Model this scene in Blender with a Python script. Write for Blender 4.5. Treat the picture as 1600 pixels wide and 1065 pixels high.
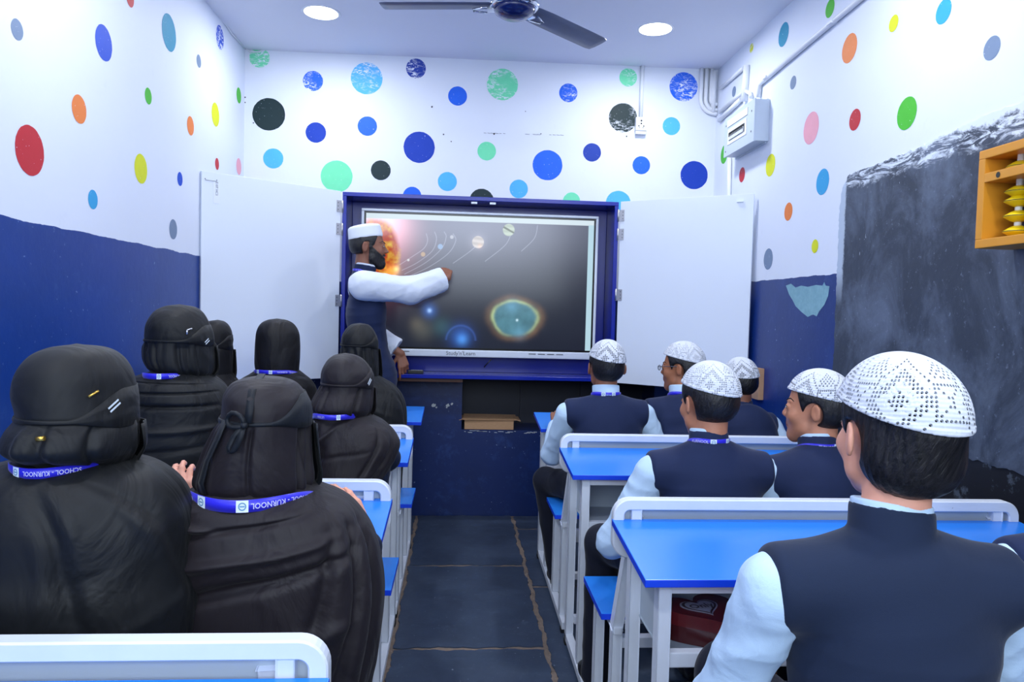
import bpy, bmesh, math, random
import numpy as np
from mathutils import Matrix, Vector
for _o in list(bpy.data.objects): bpy.data.objects.remove(_o)
S = bpy.context.scene
COL = S.collection
PI = math.pi

# ------------------------------------------------------------------ camera
F_PX = 1136.0; YAW, PIT, ROL = .0744, -.0413, .0259
CAM = np.array([0, 0, 1.34])
_cy, _sy = math.cos(YAW), math.sin(YAW)
FW = np.array([_sy*math.cos(PIT), _cy*math.cos(PIT), math.sin(PIT)])
_r0 = np.array([_cy, -_sy, 0.]); _u0 = np.cross(_r0, FW)
RT = math.cos(ROL)*_r0 + math.sin(ROL)*_u0
UP = -math.sin(ROL)*_r0 + math.cos(ROL)*_u0
cd = bpy.data.cameras.new('camera'); cam = bpy.data.objects.new('camera', cd); COL.objects.link(cam)
cd.sensor_width = 36; cd.lens = F_PX*36/1600; cd.clip_start = .02
cam.matrix_world = Matrix(((RT[0], UP[0], -FW[0], CAM[0]), (RT[1], UP[1], -FW[1], CAM[1]), (RT[2], UP[2], -FW[2], CAM[2]), (0, 0, 0, 1)))
S.camera = cam
cd.dof.use_dof = False

# ------------------------------------------------------------------ world, lights, exposure
S.view_settings.view_transform = 'Standard'; S.view_settings.look = 'None'
S.view_settings.gamma = 1; S.view_settings.use_curve_mapping = False
S.view_settings.exposure = -0.02
wd = bpy.data.worlds.new('daylight'); S.world = wd; wd.use_nodes = True
wn = wd.node_tree.nodes; wl = wd.node_tree.links
bg = wn['Background']
tc = wn.new('ShaderNodeTexCoord'); sp = wn.new('ShaderNodeSeparateXYZ'); rp = wn.new('ShaderNodeValToRGB')
wl.new(tc.outputs['Generated'], sp.inputs[0]); wl.new(sp.outputs[2], rp.inputs[0]); wl.new(rp.outputs[0], bg.inputs[0])
rp.color_ramp.elements[0].position = 0.0; rp.color_ramp.elements[0].color = (.10, .12, .17, 1)
rp.color_ramp.elements[1].position = .18; rp.color_ramp.elements[1].color = (.78, .89, 1, 1)
bg.inputs[1].default_value = 1.15

def area(name, loc, rot, sx, sy, power, col=(1, 1, 1), shape='RECTANGLE'):
    l = bpy.data.lights.new(name, 'AREA'); l.shape = shape; l.size = sx
    if shape == 'RECTANGLE': l.size_y = sy
    l.energy = power; l.color = col
    o = bpy.data.objects.new(name, l); COL.objects.link(o); o.location = loc; o.rotation_euler = rot
    return o
# added fill lamp behind the camera, standing in for flash and daylight
area('rear_fill', (.15, -1.55, 2.18), (math.radians(84), 0, 0), 2.7, 1.3, 76, (.78, .89, 1))
CEIL_LIGHTS = [(-.776, 4.063), (1.063, 4.072), (-.78, 2.35), (1.06, 2.35), (-.78, .6), (1.06, .6)]  # first two have fixtures; the other four are unseen added lamps

# ------------------------------------------------------------------ helpers
def W(u, v, X=None, Y=None, Z=None):
    """point of the photo's pixel (u, v) on the real plane x=X, y=Y or z=Z"""
    d = FW + RT*(u-800)/F_PX - UP*(v-532.5)/F_PX
    t = (X-CAM[0])/d[0] if X is not None else (Y-CAM[1])/d[1] if Y is not None else (Z-CAM[2])/d[2]
    return CAM + t*d

def lin(c):
    def g(x):
        x = x/255
        return x/12.92 if x <= .04045 else ((x+.055)/1.055)**2.4
    return (g(c[0]), g(c[1]), g(c[2]), 1)

class NT:
    def __init__(s, name):
        s.m = bpy.data.materials.new(name); s.m.use_nodes = True
        s.n = s.m.node_tree.nodes; s.l = s.m.node_tree.links; s.b = s.n['Principled BSDF']
    def node(s, t, **k):
        n = s.n.new(t)
        for a, b in k.items(): setattr(n, a, b)
        return n
    def setin(s, n, i, v):
        if hasattr(v, 'bl_idname') and 'Socket' in v.bl_idname: s.l.new(v, n.inputs[i])
        else: n.inputs[i].default_value = v
    def math(s, op, a, b=0., c=None, clamp=False):
        n = s.node('ShaderNodeMath', operation=op); n.use_clamp = clamp
        s.setin(n, 0, a); s.setin(n, 1, b)
        if c is not None: s.setin(n, 2, c)
        return n.outputs[0]
    def noise(s, scale, detail=4, vec=None, rough=.55, dist=0):
        n = s.node('ShaderNodeTexNoise'); n.inputs['Scale'].default_value = scale; n.inputs['Detail'].default_value = detail
        n.inputs['Roughness'].default_value = rough; n.inputs['Distortion'].default_value = dist
        s.l.new(vec if vec is not None else s.pos(), n.inputs['Vector'])
        return n.outputs['Fac']
    def pos(s):
        if not hasattr(s, '_p'): s._p = s.node('ShaderNodeNewGeometry').outputs['Position']
        return s._p
    def scaled(s, v, sc):
        n = s.node('ShaderNodeVectorMath', operation='MULTIPLY'); s.l.new(v, n.inputs[0]); n.inputs[1].default_value = sc
        return n.outputs[0]
    def xyz(s, v):
        n = s.node('ShaderNodeSeparateXYZ'); s.l.new(v, n.inputs[0]); return n.outputs
    def step(s, x, lo, hi):
        n = s.node('ShaderNodeMapRange'); s.setin(n, 0, x); n.inputs[1].default_value = lo; n.inputs[2].default_value = hi
        return n.outputs[0]
    def mix(s, f, a, b):
        n = s.node('ShaderNodeMix', data_type='RGBA'); s.setin(n, 0, f); s.setin(n, 6, a); s.setin(n, 7, b)
        return n.outputs[2]
    def bump(s, h, strength=.3, dist=.002):
        n = s.node('ShaderNodeBump'); n.inputs['Strength'].default_value = strength; n.inputs['Distance'].default_value = dist
        s.l.new(h, n.inputs['Height']); s.l.new(n.outputs[0], s.b.inputs['Normal'])
    def done(s, col=None, rough=.5, metal=0, spec=.5, coat=0, sheen=0):
        if col is not None: s.setin(s.b, 'Base Color', col)
        s.setin(s.b, 'Roughness', rough); s.b.inputs['Metallic'].default_value = metal
        s.b.inputs['Specular IOR Level'].default_value = spec
        if coat: s.b.inputs['Coat Weight'].default_value = coat; s.b.inputs['Coat Roughness'].default_value = .15
        if sheen: s.b.inputs['Sheen Weight'].default_value = sheen; s.b.inputs['Sheen Roughness'].default_value = .4
        return s.m

def plain(name, c, rough=.5, metal=0, nscale=40, amt=.06, spec=.5, bump=0, coat=0, sheen=0):
    t = NT(name); c = lin(c)
    d = tuple(x*(1-amt*2.5) for x in c[:3])+(1,)
    col = t.mix(t.noise(nscale), d, c)
    if bump: t.bump(t.noise(nscale*4), bump, .001)
    return t.done(col, rough, metal, spec, coat, sheen)

def link(name, me, mat=None, parent=None, smooth=False):
    o = bpy.data.objects.new(name, me); COL.objects.link(o)
    if mat is not None:
        for m in (mat if isinstance(mat, (list, tuple)) else [mat]): me.materials.append(m)
    if parent is not None: o.parent = parent
    if smooth:
        me.polygons.foreach_set('use_smooth', [True]*len(me.polygons))
    return o

def tag(o, label=None, cat=None, group=None, kind=None):
    if label: o['label'] = label
    if cat: o['category'] = cat
    if group: o['group'] = group
    if kind: o['kind'] = kind
    return o

def thing(name, label, cat, group=None, loc=(0, 0, 0), rz=0):
    o = bpy.data.objects.new(name, None); COL.objects.link(o); o.empty_display_size = .05
    o.location = loc; o.rotation_euler = (0, 0, rz)
    return tag(o, label, cat, group)

class MB:
    """collects shapes into one bmesh"""
    def __init__(s): s.bm = bmesh.new()
    def box(s, lo, hi, mi=0, bev=0):
        r = bmesh.ops.create_cube(s.bm, size=1)
        lo = Vector(lo); hi = Vector(hi)
        for v in r['verts']: v.co = Vector(((lo[i]+hi[i])/2+v.co[i]*(hi[i]-lo[i]) for i in range(3)))
        fs = set(f for v in r['verts'] for f in v.link_faces)
        if bev:
            es = list(set(e for f in fs for e in f.edges))
            q = bmesh.ops.bevel(s.bm, geom=es, offset=bev, segments=2, affect='EDGES', profile=.7)
            fs = set(q['faces']) | set(f for f in fs if f.is_valid)
        for f in fs: f.material_index = mi
        return s
    def bar(s, a, b, w, h, upv=(0, 0, 1), mi=0, bev=0):
        """rectangular bar from a to b"""
        a = Vector(a); b = Vector(b); d = (b-a); L = d.length; d.normalize()
        u = Vector(upv); x = d.cross(u)
        if x.length < 1e-4: x = d.cross(Vector((0, 1, 0)))
        x.normalize(); y = x.cross(d)
        M = Matrix(((x[0], d[0], y[0], (a+b)[0]/2), (x[1], d[1], y[1], (a+b)[1]/2), (x[2], d[2], y[2], (a+b)[2]/2), (0, 0, 0, 1)))
        r = bmesh.ops.create_cube(s.bm, size=1)
        for v in r['verts']: v.co = M @ Vector((v.co.x*w, v.co.y*L, v.co.z*h))
        fs = set(f for v in r['verts'] for f in v.link_faces)
        if bev:
            es = list(set(e for f in fs for e in f.edges))
            q = bmesh.ops.bevel(s.bm, geom=es, offset=bev, segments=2, affect='EDGES', profile=.7)
            fs = set(q['faces']) | set(f for f in fs if f.is_valid)
        for f in fs: f.material_index = mi
        return s
    def tube(s, pts, r, n=10, mi=0, caps=True):
        P = [Vector(p) for p in pts]; rings = []
        R = r if isinstance(r, (list, tuple)) else [r]*len(P)
        prev = None
        for i, p in enumerate(P):
            d = (P[min(i+1, len(P)-1)]-P[max(i-1, 0)]).normalized()
            if prev is None:
                x = d.cross(Vector((0, 0, 1)))
                if x.length < .1: x = d.cross(Vector((0, 1, 0)))
            else: x = prev - d*prev.dot(d)
            x.normalize(); prev = x; y = d.cross(x)
            rings.append([s.bm.verts.new(p+(x*math.cos(2*PI*k/n)+y*math.sin(2*PI*k/n))*R[i]) for k in range(n)])
        for a, b in zip(rings, rings[1:]):
            for k in range(n):
                f = s.bm.faces.new((a[k], a[(k+1) % n], b[(k+1) % n], b[k])); f.material_index = mi; f.smooth = True
        if caps:
            for rg in (rings[0], rings[-1]):
                f = s.bm.faces.new(rg); f.material_index = mi
        return s
    def lathe(s, prof, c=(0, 0, 0), n=32, mi=0, axis='Z', M=None):
        rings = []
        for r, z in prof:
            ring = []
            for k in range(n):
                a = 2*PI*k/n; p = Vector((r*math.cos(a), r*math.sin(a), z))
                if axis == 'X': p = Vector((p.z, p.x, p.y))
                if axis == 'Y': p = Vector((p.x, p.z, p.y))
                if M is not None: p = M @ p
                ring.append(s.bm.verts.new(p+Vector(c)))
            rings.append(ring)
        for a, b in zip(rings, rings[1:]):
            for k in range(n):
                f = s.bm.faces.new((a[k], a[(k+1) % n], b[(k+1) % n], b[k])); f.material_index = mi; f.smooth = True
        for rg, (r, z) in ((rings[0], prof[0]), (rings[-1], prof[-1])):
            if r > 1e-4:
                f = s.bm.faces.new(rg); f.material_index = mi
        return s
    def prism(s, pts, off, mi=0):
        """polygon extruded by vector off"""
        a = [s.bm.verts.new(Vector(p)) for p in pts]; b = [s.bm.verts.new(Vector(p)+Vector(off)) for p in pts]
        n = len(pts)
        fs = [s.bm.faces.new(a), s.bm.faces.new(b[::-1])]
        for k in range(n): fs.append(s.bm.faces.new((a[k], b[k], b[(k+1) % n], a[(k+1) % n])))
        for f in fs: f.material_index = mi
        return s
    def disc(s, c, r, nrm, mi=0, n=40, jit=0, rnd=None):
        nrm = Vector(nrm).normalized(); x = nrm.orthogonal().normalized(); y = nrm.cross(x)
        vs = []
        for k in range(n):
            a = 2*PI*k/n; rr = r*(1+(rnd.uniform(-jit, jit) if rnd else 0))
            vs.append(s.bm.verts.new(Vector(c)+(x*math.cos(a)+y*math.sin(a))*rr))
        f = s.bm.faces.new(vs); f.material_index = mi
        f.normal_update()
        if f.normal.dot(nrm) < 0: f.normal_flip()
        return s
    def quad(s, pts, mi=0):
        f = s.bm.faces.new([s.bm.verts.new(Vector(p)) for p in pts]); f.material_index = mi; return s
    def build(s, name, mat, parent=None, recalc=True, smooth=False, bevel=0):
        if recalc: bmesh.ops.recalc_face_normals(s.bm, faces=s.bm.faces)
        me = bpy.data.meshes.new(name); s.bm.to_mesh(me); s.bm.free()
        o = link(name, me, mat, parent, smooth)
        if bevel:
            m = o.modifiers.new('bevel', 'BEVEL'); m.width = bevel; m.segments = 2; m.limit_method = 'ANGLE'
        return o

def text_mesh(txt, size, align='CENTER', extrude=0.0, bold=0.0):
    cu = bpy.data.curves.new('lettering', 'FONT'); cu.body = txt; cu.size = size; cu.align_x = align; cu.align_y = 'CENTER'
    cu.extrude = extrude; cu.offset = bold; cu.resolution_u = 2
    o = bpy.data.objects.new('lettering', cu); COL.objects.link(o)
    me = bpy.data.meshes.new_from_object(o)
    bpy.data.objects.remove(o); bpy.data.curves.remove(cu)
    return me

def place_text(name, txt, size, origin, xdir, ydir, mat, parent=None, bold=0.0, align='CENTER'):
    me = text_mesh(txt, size, align, 0, bold)
    x = Vector(xdir).normalized(); y = Vector(ydir).normalized(); n = x.cross(y)
    for v in me.vertices: v.co = Vector(origin)+x*v.co.x+y*v.co.y+n*v.co.z
    return link(name, me, mat, parent)

# ------------------------------------------------------------------ room numbers
YB = 4.69; XL = -1.3565; XR = 1.648; ZCL = 2.915; ZCR = 2.94; YR = -1.6
def zc(x): return ZCL+(ZCR-ZCL)*(x-XL)/(XR-XL)

# ------------------------------------------------------------------ materials of the setting
def wall_mat(name, zline, white=(224, 231, 246), blue=(8, 60, 146), axis='x'):
    t = NT(name); z = t.xyz(t.pos())[2]
    edge = t.math('ADD', z, t.math('MULTIPLY', t.math('SUBTRACT', t.noise(9, 5), .5), .02))
    f = t.math('GREATER_THAN', edge, zline)
    n = t.noise(2.5, 6)
    smudge = t.step(t.noise(7, 8, rough=.7), .63, .75)
    w = t.mix(n, lin(white), lin(tuple(c-6 for c in white)))
    w = t.mix(t.math('MULTIPLY', smudge, .10), w, lin((170, 176, 190)))
    b = t.mix(t.noise(4, 6), lin(tuple(c*.82 for c in blue)), lin(blue))
    b = t.mix(t.math('MULTIPLY', t.step(t.noise(5, 8, rough=.65), .55, .75), .35), b, lin((36, 72, 150)))
    spk = t.step(t.noise(48, 5, rough=.65), .665, .70)
    spk = t.math('MULTIPLY', spk, t.step(t.noise(3.3, 3), .42, .55))
    cl_ = t.math('MULTIPLY', t.step(t.noise(9, 9, rough=.75), .56, .70), .30); b = t.mix(cl_, b, lin((60, 92, 160)))
    b = t.mix(spk, b, lin((150, 170, 205)))
    col = t.mix(f, b, w)
    t.bump(t.math('ADD', t.noise(30, 6), t.math('MULTIPLY', f, .3)), .25, .003)
    r = t.math('ADD', t.math('MULTIPLY', f, .25), .36)
    return t.done(col, r)
M_WL = wall_mat('left_wall_paint', 1.583)
M_WR = wall_mat('right_wall_paint', 1.54, blue=(10, 50, 126))
M_WB = wall_mat('back_wall_paint', 1.50, white=(224, 230, 243), blue=(8, 40, 104))
M_CEIL = plain('ceiling_paint', (228, 231, 243), .8, nscale=2, amt=.02)

def dot_mat(name, c, worn=False):
    t = NT(name); col = lin(c); d = tuple(x*.86 for x in col[:3])+(1,)
    k = t.mix(t.noise(18, 5), d, col)
    k = t.mix(t.step(t.noise(120, 3), .70, .74), k, lin((225, 232, 245)))
    if worn:
        s = t.noise(26, 9, vec=t.scaled(t.pos(), (1, 1, 2.2)), rough=.75, dist=1.2)
        k = t.mix(t.math('MULTIPLY', t.step(s, .50, .57), t.step(t.noise(7, 3), .42, .56)), k, lin((228, 234, 245)))
    t.bump(t.noise(60), .1)
    return t.done(k, .55, spec=.3)
DOTC = dict(grey=(122, 142, 172), blue=(24, 78, 205), teal=(46, 150, 186), green=(74, 190, 50), orange=(238, 132, 62), yellow=(222, 226, 26),
            red=(196, 44, 54), cyan=(52, 165, 222), pink=(242, 170, 186), mint=(118, 230, 178), dark=(26, 48, 52), deep=(20, 62, 178), sky=(84, 186, 250),
            mid=(34, 104, 235), navy=(26, 62, 165))
DM = {}
def dm(c, worn):
    k = (c, worn)
    if k not in DM: DM[k] = dot_mat('painted_dot_'+c+('_worn' if worn else ''), DOTC[c], worn)
    return DM[k]

# ------------------------------------------------------------------ room shell
L_DOTS = [(26.5,46,9,16,'grey'),(162,67,13,27.5,'blue'),(264,51,10.7,28.5,'teal'),(343.5,58.5,6,18.5,'blue*'),(310.5,95.5,3.5,10,'grey'),(231.5,150,5,12.5,'green'),
 (373,149,3.5,12,'green'),(123.5,170.5,11.3,21.7,'orange'),(297.5,196.5,5.3,14.5,'orange'),(336.5,179,6,18,'yellow'),(46.5,235,22,37.5,'red'),(220,263.5,10,22.3,'yellow'),
 (281,279.5,4,10.5,'blue'),(145,311.5,6.7,14.5,'cyan'),(339,256,3,9,'red'),(373,260,6,13,'pink'),(270.5,358,6.3,15,'grey'),(203,-3,6,14,'red')]
B_DOTS = [(405.5,90,15,'mint*'),(420,178.5,24.3,'dark'),(489,126.5,15,'mid*'),(493.5,207,15.3,'deep'),(427,247.5,15,'sky'),(573,122.5,23.8,'sky*'),(574,197,14.6,'mid'),
 (526,275.5,24,'mint'),(595,266,15,'dark'),(650,107,15,'navy*'),(655,230,23.8,'deep'),(715,150,14.5,'mid'),(785,132,24,'mint*'),(760.5,236,14.3,'mint'),(699,283.5,14.6,'sky'),
 (644,306,14,'mid'),(752.5,314,19,'dark'),(810.5,295,14.3,'sky'),(888,145,14.3,'mid*'),(855.5,258,23.3,'mid'),(925,238,14.2,'navy'),(893,314,13.5,'mint'),(966,318,20,'sky'),
 (973.5,184,22.5,'dark*'),(981.5,121,14,'mint*'),(1002,258,14,'mid'),(1068,135.5,22.5,'mid*'),(1049,197,14,'sky'),(1084.5,273.5,22,'deep')]
R_DOTS = [(1174.5,75,4,8,'yellow*'),(1224.5,54,8,19.5,'teal'),(1297,13,8,15.5,'green'),(1327.5,75.5,12,24,'orange'),(1396.5,36.5,8,14,'yellow'),(1474.5,18,14,21,'cyan'),
 (1550,75,13.5,20,'grey'),(1239.5,129,5,11,'grey'),(1147,143,3.5,8.5,'grey'),(1267.5,200,12,26,'pink'),(1336,187,9.5,17.5,'red'),(1417,177,16.5,27,'green'),(1131.5,241,5,15,'green'),
 (1159.5,273,4.7,12,'red'),(1204,258,7.5,18,'yellow'),(1285.5,284,10.5,21,'cyan'),(1232,330.5,6,14.5,'orange'),(1273.5,384.5,6,11,'yellow'),(1200.5,404.5,7.5,17,'grey')]
VP = (714., 483.)
rnd = random.Random(4)
def dots_side(mb, lst, X, nx, mats):
    for u, v, a, hh, c in lst:
        worn = c.endswith('*'); c = c.rstrip('*')
        p = W(u, v, X=X); sh = (v-VP[1])/(u-VP[0])*a
        r = p[1]/F_PX*math.sqrt(max(hh*hh-sh*sh, 4))
        m = dm(c, worn)
        if m not in mats: mats.append(m)
        mb.disc((X+nx*.0008, p[1], p[2]), r, (nx, 0, 0), mats.index(m), 44, .008, rnd)
T = .12
mb = MB(); mats = [M_WL]
mb.box((XL-T, YR, 0), (XL, YB+T, 3.1)); dots_side(mb, L_DOTS, XL, 1, mats)
tag(mb.build('wall_left', mats, recalc=False), kind='structure')
M_PEEL = NT('peeled_patch'); _t = M_PEEL
M_PEEL = _t.done(_t.mix(_t.noise(30, 8, rough=.7), lin((96, 140, 160)), lin((150, 196, 206))), .7)
mb = MB(); mats = [M_WR, M_PEEL]
mb.box((XR, YR, 0), (XR+T, YB+T, 3.1)); dots_side(mb, R_DOTS, XR, -1, mats)
pp = [(1228,446),(1236,443),(1243,449),(1252,446),(1262,448),(1275,445),(1285,446),(1288,440),(1290,446),(1296,447),(1294,462),(1288,476),(1280,486),(1276,494),(1270,491),(1262,495),(1252,487),(1243,478),(1238,468),(1233,460)]
vs = [mb.bm.verts.new(Vector(W(u, v, X=XR-.001))) for u, v in pp]
f = mb.bm.faces.new(vs); f.material_index = 1; f.normal_update()
if f.normal.x > 0: f.normal_flip()
# old flaking patches low on the wall beside the chalkboard
for cu_, cv_, rr in ((1248,690,.035),(1192,662,.03),(1215,668,.02)):
    p = W(cu_, cv_, X=XR-.001); mb.disc(p, rr, (-1, 0, 0), 1, 18, .3, rnd)
tag(mb.build('wall_right', mats, recalc=False), kind='structure')
# back wall with its recessed shelf niche
NX0, NX1, NZ0, NZ1 = .036, 1.30, .565, .90
M_NICHE = plain('niche_dark_paint', (12, 20, 48), .5, nscale=12, amt=.15)
mb = MB(); mats = [M_WB, M_NICHE]
mb.box((XL-T, YB, 0), (NX0, YB+.1, 3.1)); mb.box((NX1, YB, 0), (XR+T, YB+.1, 3.1))
mb.box((NX0, YB, 0), (NX1, YB+.1, NZ0)); mb.box((NX0, YB, NZ1), (NX1, YB+.1, 3.1))
mb.box((XL-T, YB+.1, 0), (NX0, YB+.4, 1.2)); mb.box((NX1, YB+.1, 0), (XR+T, YB+.4, 1.2))
mb.box((NX0, YB+.1, 0), (NX1, YB+.4, NZ0)); mb.box((NX0, YB+.1, NZ1), (NX1, YB+.4, 1.2))
mb.box((NX0-.02, YB+.32, NZ0-.02), (NX1+.02, YB+.36, NZ1+.02), 1)
for xx in (.45, .87): mb.box((xx-.012, YB+.30, NZ0), (xx+.012, YB+.325, NZ1), 1)
for u, v, r, c in B_DOTS:
    worn = c.endswith('*'); c = c.rstrip('*')
    p = W(u, v, Y=YB); m = dm(c, worn)
    if m not in mats: mats.append(m)
    mb.disc((p[0], YB-.0008, p[2]), r*p[1]/F_PX*1.0, (0, -1, 0), mats.index(m), 48, .008, rnd)
# drilled holes and the old shelf scar
M_HOLE = plain('wall_scar', (70, 70, 80), .8)
mats.append(M_HOLE)
for u, v, r in ((675,167,.006),(693,210,.005),(705,221,.004),(772,209,.006),(845,209,.004),(821,174,.003),(979,213,.005),(396,192,.004),(383,152,.005),(383,160,.004)):
    p = W(u, v, Y=YB); mb.disc((p[0], YB-.001, p[2]), r, (0, -1, 0), len(mats)-1, 10, .2, rnd)
for u in range(758, 880, 6):
    if rnd.random() < .6:
        p = W(u, 208+(u-758)*.028, Y=YB); w_ = rnd.uniform(.004, .016)
        mb.quad([(p[0]-w_, YB-.001, p[2]), (p[0]+w_, YB-.001, p[2]-.001), (p[0]+w_, YB-.001, p[2]+.001), (p[0]-w_, YB-.001, p[2]+.0025)], len(mats)-1)
M_WHSPOT = plain('plaster_spot', (205, 212, 215), .8); mats.append(M_WHSPOT)
for u, v, r in ((678,633,.012),(682,636,.006),(700,633,.011),(706,631,.008),(698,636,.006)):
    p = W(u, v, Y=YB); mb.disc((p[0], YB-.001, p[2]), r, (0, -1, 0), len(mats)-1, 12, .35, rnd)
for k in range(26):   # whitish scuffs under the niche edge
    u = rnd.uniform(722, 850); p = W(u, 673+(u-722)*.02+rnd.uniform(-1, 2.5), Y=YB); w_ = rnd.uniform(.004, .02)
    mb.quad([(p[0]-w_, YB-.001, p[2]), (p[0]+w_, YB-.001, p[2]-.001), (p[0]+w_, YB-.001, p[2]+.002), (p[0]-w_, YB-.001, p[2]+.003)], len(mats)-1)
tag(mb.build('wall_back', mats, recalc=False), kind='structure')
# ceiling
mb = MB()
pts = [(XL-T, YR, zc(XL-T)), (XR+T, YR, zc(XR+T)), (XR+T, YB+T, zc(XR+T)), (XL-T, YB+T, zc(XL-T))]
mb.prism(pts, (0, 0, .12))
tag(mb.build('ceiling', M_CEIL), kind='structure')
# floor: stone slabs bedded in rough cement
_t = NT('slate_slab')
c_ = _t.mix(_t.noise(5, 7, rough=.65), lin((36, 46, 66)), lin((62, 78, 102)))
c_ = _t.mix(_t.math('MULTIPLY', _t.step(_t.noise(14, 8, rough=.75), .56, .74), .4), c_, lin((96, 112, 138)))
c_ = _t.mix(_t.step(_t.noise(70, 4), .715, .74), c_, lin((150, 160, 175)))
_t.bump(_t.noise(26, 6), .3, .004)
M_SLAB = _t.done(c_, _t.math('ADD', .34, _t.math('MULTIPLY', _t.noise(9), .25)))
_t = NT('cement_joint')
_t.bump(_t.noise(60, 6), .8, .006)
M_GROUT = _t.done(_t.mix(_t.noise(22, 8, rough=.7), lin((88, 78, 74)), lin((150, 132, 118))), .9)
mb = MB()
mb.box((XL-T, YR, -.12), (XR+T, YB+.12, 0), 1)
def slab(x0, x1, y0, y1):
    g = .011; pts = []
    def side(ax, ay, bx, by):
        n = max(2, int(math.hypot(bx-ax, by-ay)/.016)); nx, ny = -(by-ay), bx-ax; l = math.hypot(nx, ny); nx /= l; ny /= l
        ph = rnd.uniform(0, 9)
        for k in range(n):
            t = k/n; j = .004*math.sin(t*11+ph)+.0035*math.sin(t*37+ph*2)+rnd.uniform(-.003, .003)
            pts.append((ax+(bx-ax)*t+nx*j, ay+(by-ay)*t+ny*j, 0))
    side(x0+g, y0+g, x1-g, y0+g); side(x1-g, y0+g, x1-g, y1-g); side(x1-g, y1-g, x0+g, y1-g); side(x0+g, y1-g, x0+g, y0+g)
    mb.prism(pts, (0, 0, .004), 0)
tx = [-.2376-.6096*k for k in range(3, 0, -1)]
cols = [(XL-.05, -.8472, .3), (-.8472, -.2376, .55), (-.2376, .3799, 0), (.3799, .9895, .32), (.9895, XR+.02, .7)]
for x0, x1, off in cols:
    y = YB+.004-off*.9144 if off else YB+.004
    if off: slab(x0, x1, y, YB)
    while y > YR:
        slab(x0, x1, max(y-.9350, YR), y); y -= .9350
tag(mb.build('floor', [M_SLAB, M_GROUT]), kind='structure')
# ceiling edge crack filler cable on the left

# ------------------------------------------------------------------ display cabinet with two open doors
M_CABB = plain('cabinet_blue', (1, 30, 150), .22, amt=.05, nscale=6)
M_CABT = plain('cabinet_blue_top', (50, 66, 190), .35, amt=.03)
M_WHITEB = plain('white_laminate', (222, 230, 244), .35, amt=.01, nscale=3)
M_STEEL = plain('brushed_steel', (190, 190, 195), .35, metal=.8, nscale=80)
M_BLACK = plain('black_plastic', (12, 12, 14), .4)
M_DARKIN = plain('cabinet_edge_black', (14, 16, 26), .5)
CY, CL, CR, CT, CB = 4.43, -.7046, .9655, 2.0234, .917
cab = thing('display_cabinet', 'royal blue wall cabinet standing open around the big screen', 'cabinet', loc=(CL+.83, CY, CB))
mb = MB(); th = .024
mb.box((CL, CY, CT-th), (CR, YB-.002, CT), 0); mb.box((CL, CY, CB), (CR, YB-.002, CB+th), 0)
mb.box((CL, CY, CB+th), (CL+th, YB-.002, CT-th), 0); mb.box((CR-th, CY, CB+th), (CR, YB-.002, CT-th), 0)
mb.box((CL+th, YB-.02, CB+th), (CR-th, YB-.002, CT-th), 0)
def reparent(o, p):
    o.parent = p; o.matrix_parent_inverse = Matrix.Translation(p.location).inverted() if not p.rotation_euler[2] else p.matrix_basis.inverted()
    return o
reparent(mb.build('carcass', [M_CABB], bevel=.002), cab)
def cab_door(hx, ox, oy, tagname):
    h = Vector((hx, CY, 0)); o = Vector((ox, oy, 0)); d = (o-h).normalized(); n = Vector((d.y, -d.x, 0))
    if n.y > 0: n = -n            # n faces the room
    zb, zt = CB-.004, CT+.002
    mb = MB()
    a = h+Vector((0, 0, (zb+zt)/2))+d*.012; b = o+Vector((0, 0, (zb+zt)/2))
    c0, c1 = h+d*.012, o
    pts = [(c0.x, c0.y, zb), (c1.x, c1.y, zb), (c1.x, c1.y, zt), (c0.x, c0.y, zt)]
    mb.prism(pts, tuple(-n*.018), 0)
    dr = mb.build('door', [M_WHITEB], bevel=.0015); reparent(dr, cab); dr['label'] = 'white laminate face with steel hinges'
    for hz in tagname:
        m2 = MB(); p = h+Vector((0, 0, hz))+n*.002
        m2.tube([p+Vector((0, 0, -.036)), p+Vector((0, 0, .036))], .006, 8)
        for s_ in (1,):
            q = p+d*.022; m2.bar(q+Vector((0, 0, -.034)), q+Vector((0, 0, .034)), .034, .003, upv=n)
        m2.bar(p+Vector((-d.x*.0, 0, -.034))+Vector((0, .014, 0)), p+Vector((0, .014, .034)), .026, .003, upv=(1, 0, 0))
        for dz in (-.02, 0, .02): m2.disc(p+d*(.03)+Vector((0, 0, dz))+n*.0022, .0028, n, 1, 8)
        hg = m2.build('hinge', [M_STEEL, M_BLACK]); hg.parent = dr; hg['label'] = 'steel butt hinge'
    return dr
dl = cab_door(CL, -1.3446, 3.9133, (1.935, 1.80, 1.375, .96)); d2 = cab_door(CR, 1.655-.035, 3.955, (1.94, 1.825, 1.455))
# catches: small white magnets on the cabinet top and door corner
for u, v in ((741, 317), (770, 318)):
    p = W(u, v, Y=CY-.004); m2 = MB(); m2.box((p[0]-.018, CY-.012, p[2]-.006), (p[0]+.018, CY, p[2]+.006), 0, .002)
    m2.box((p[0]-.006, CY-.014, p[2]-.003), (p[0]+.006, CY-.012, p[2]+.003), 1)
    reparent(m2.build('door_catch', [M_WHITEB, M_STEEL]), cab)[ 'label'] = 'white door catch'
_h = Vector((CR, CY, 0)); _o = Vector((1.62, 3.955, 0)); _d = (_o-_h).normalized(); _n = Vector((_d.y, -_d.x, 0)); _n = -_n if _n.y > 0 else _n
q = _h+_d*.735+_n*.004+Vector((0, 0, 1.985)); m2 = MB(); m2.bar(q-_d*.018, q+_d*.018, .010, .008, upv=(0, 0, 1)); o_ = m2.build('catch_plate', [M_WHITEB]); o_.parent = d2
M_INK = plain('faint_ink', (70, 74, 84), .6)
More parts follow.
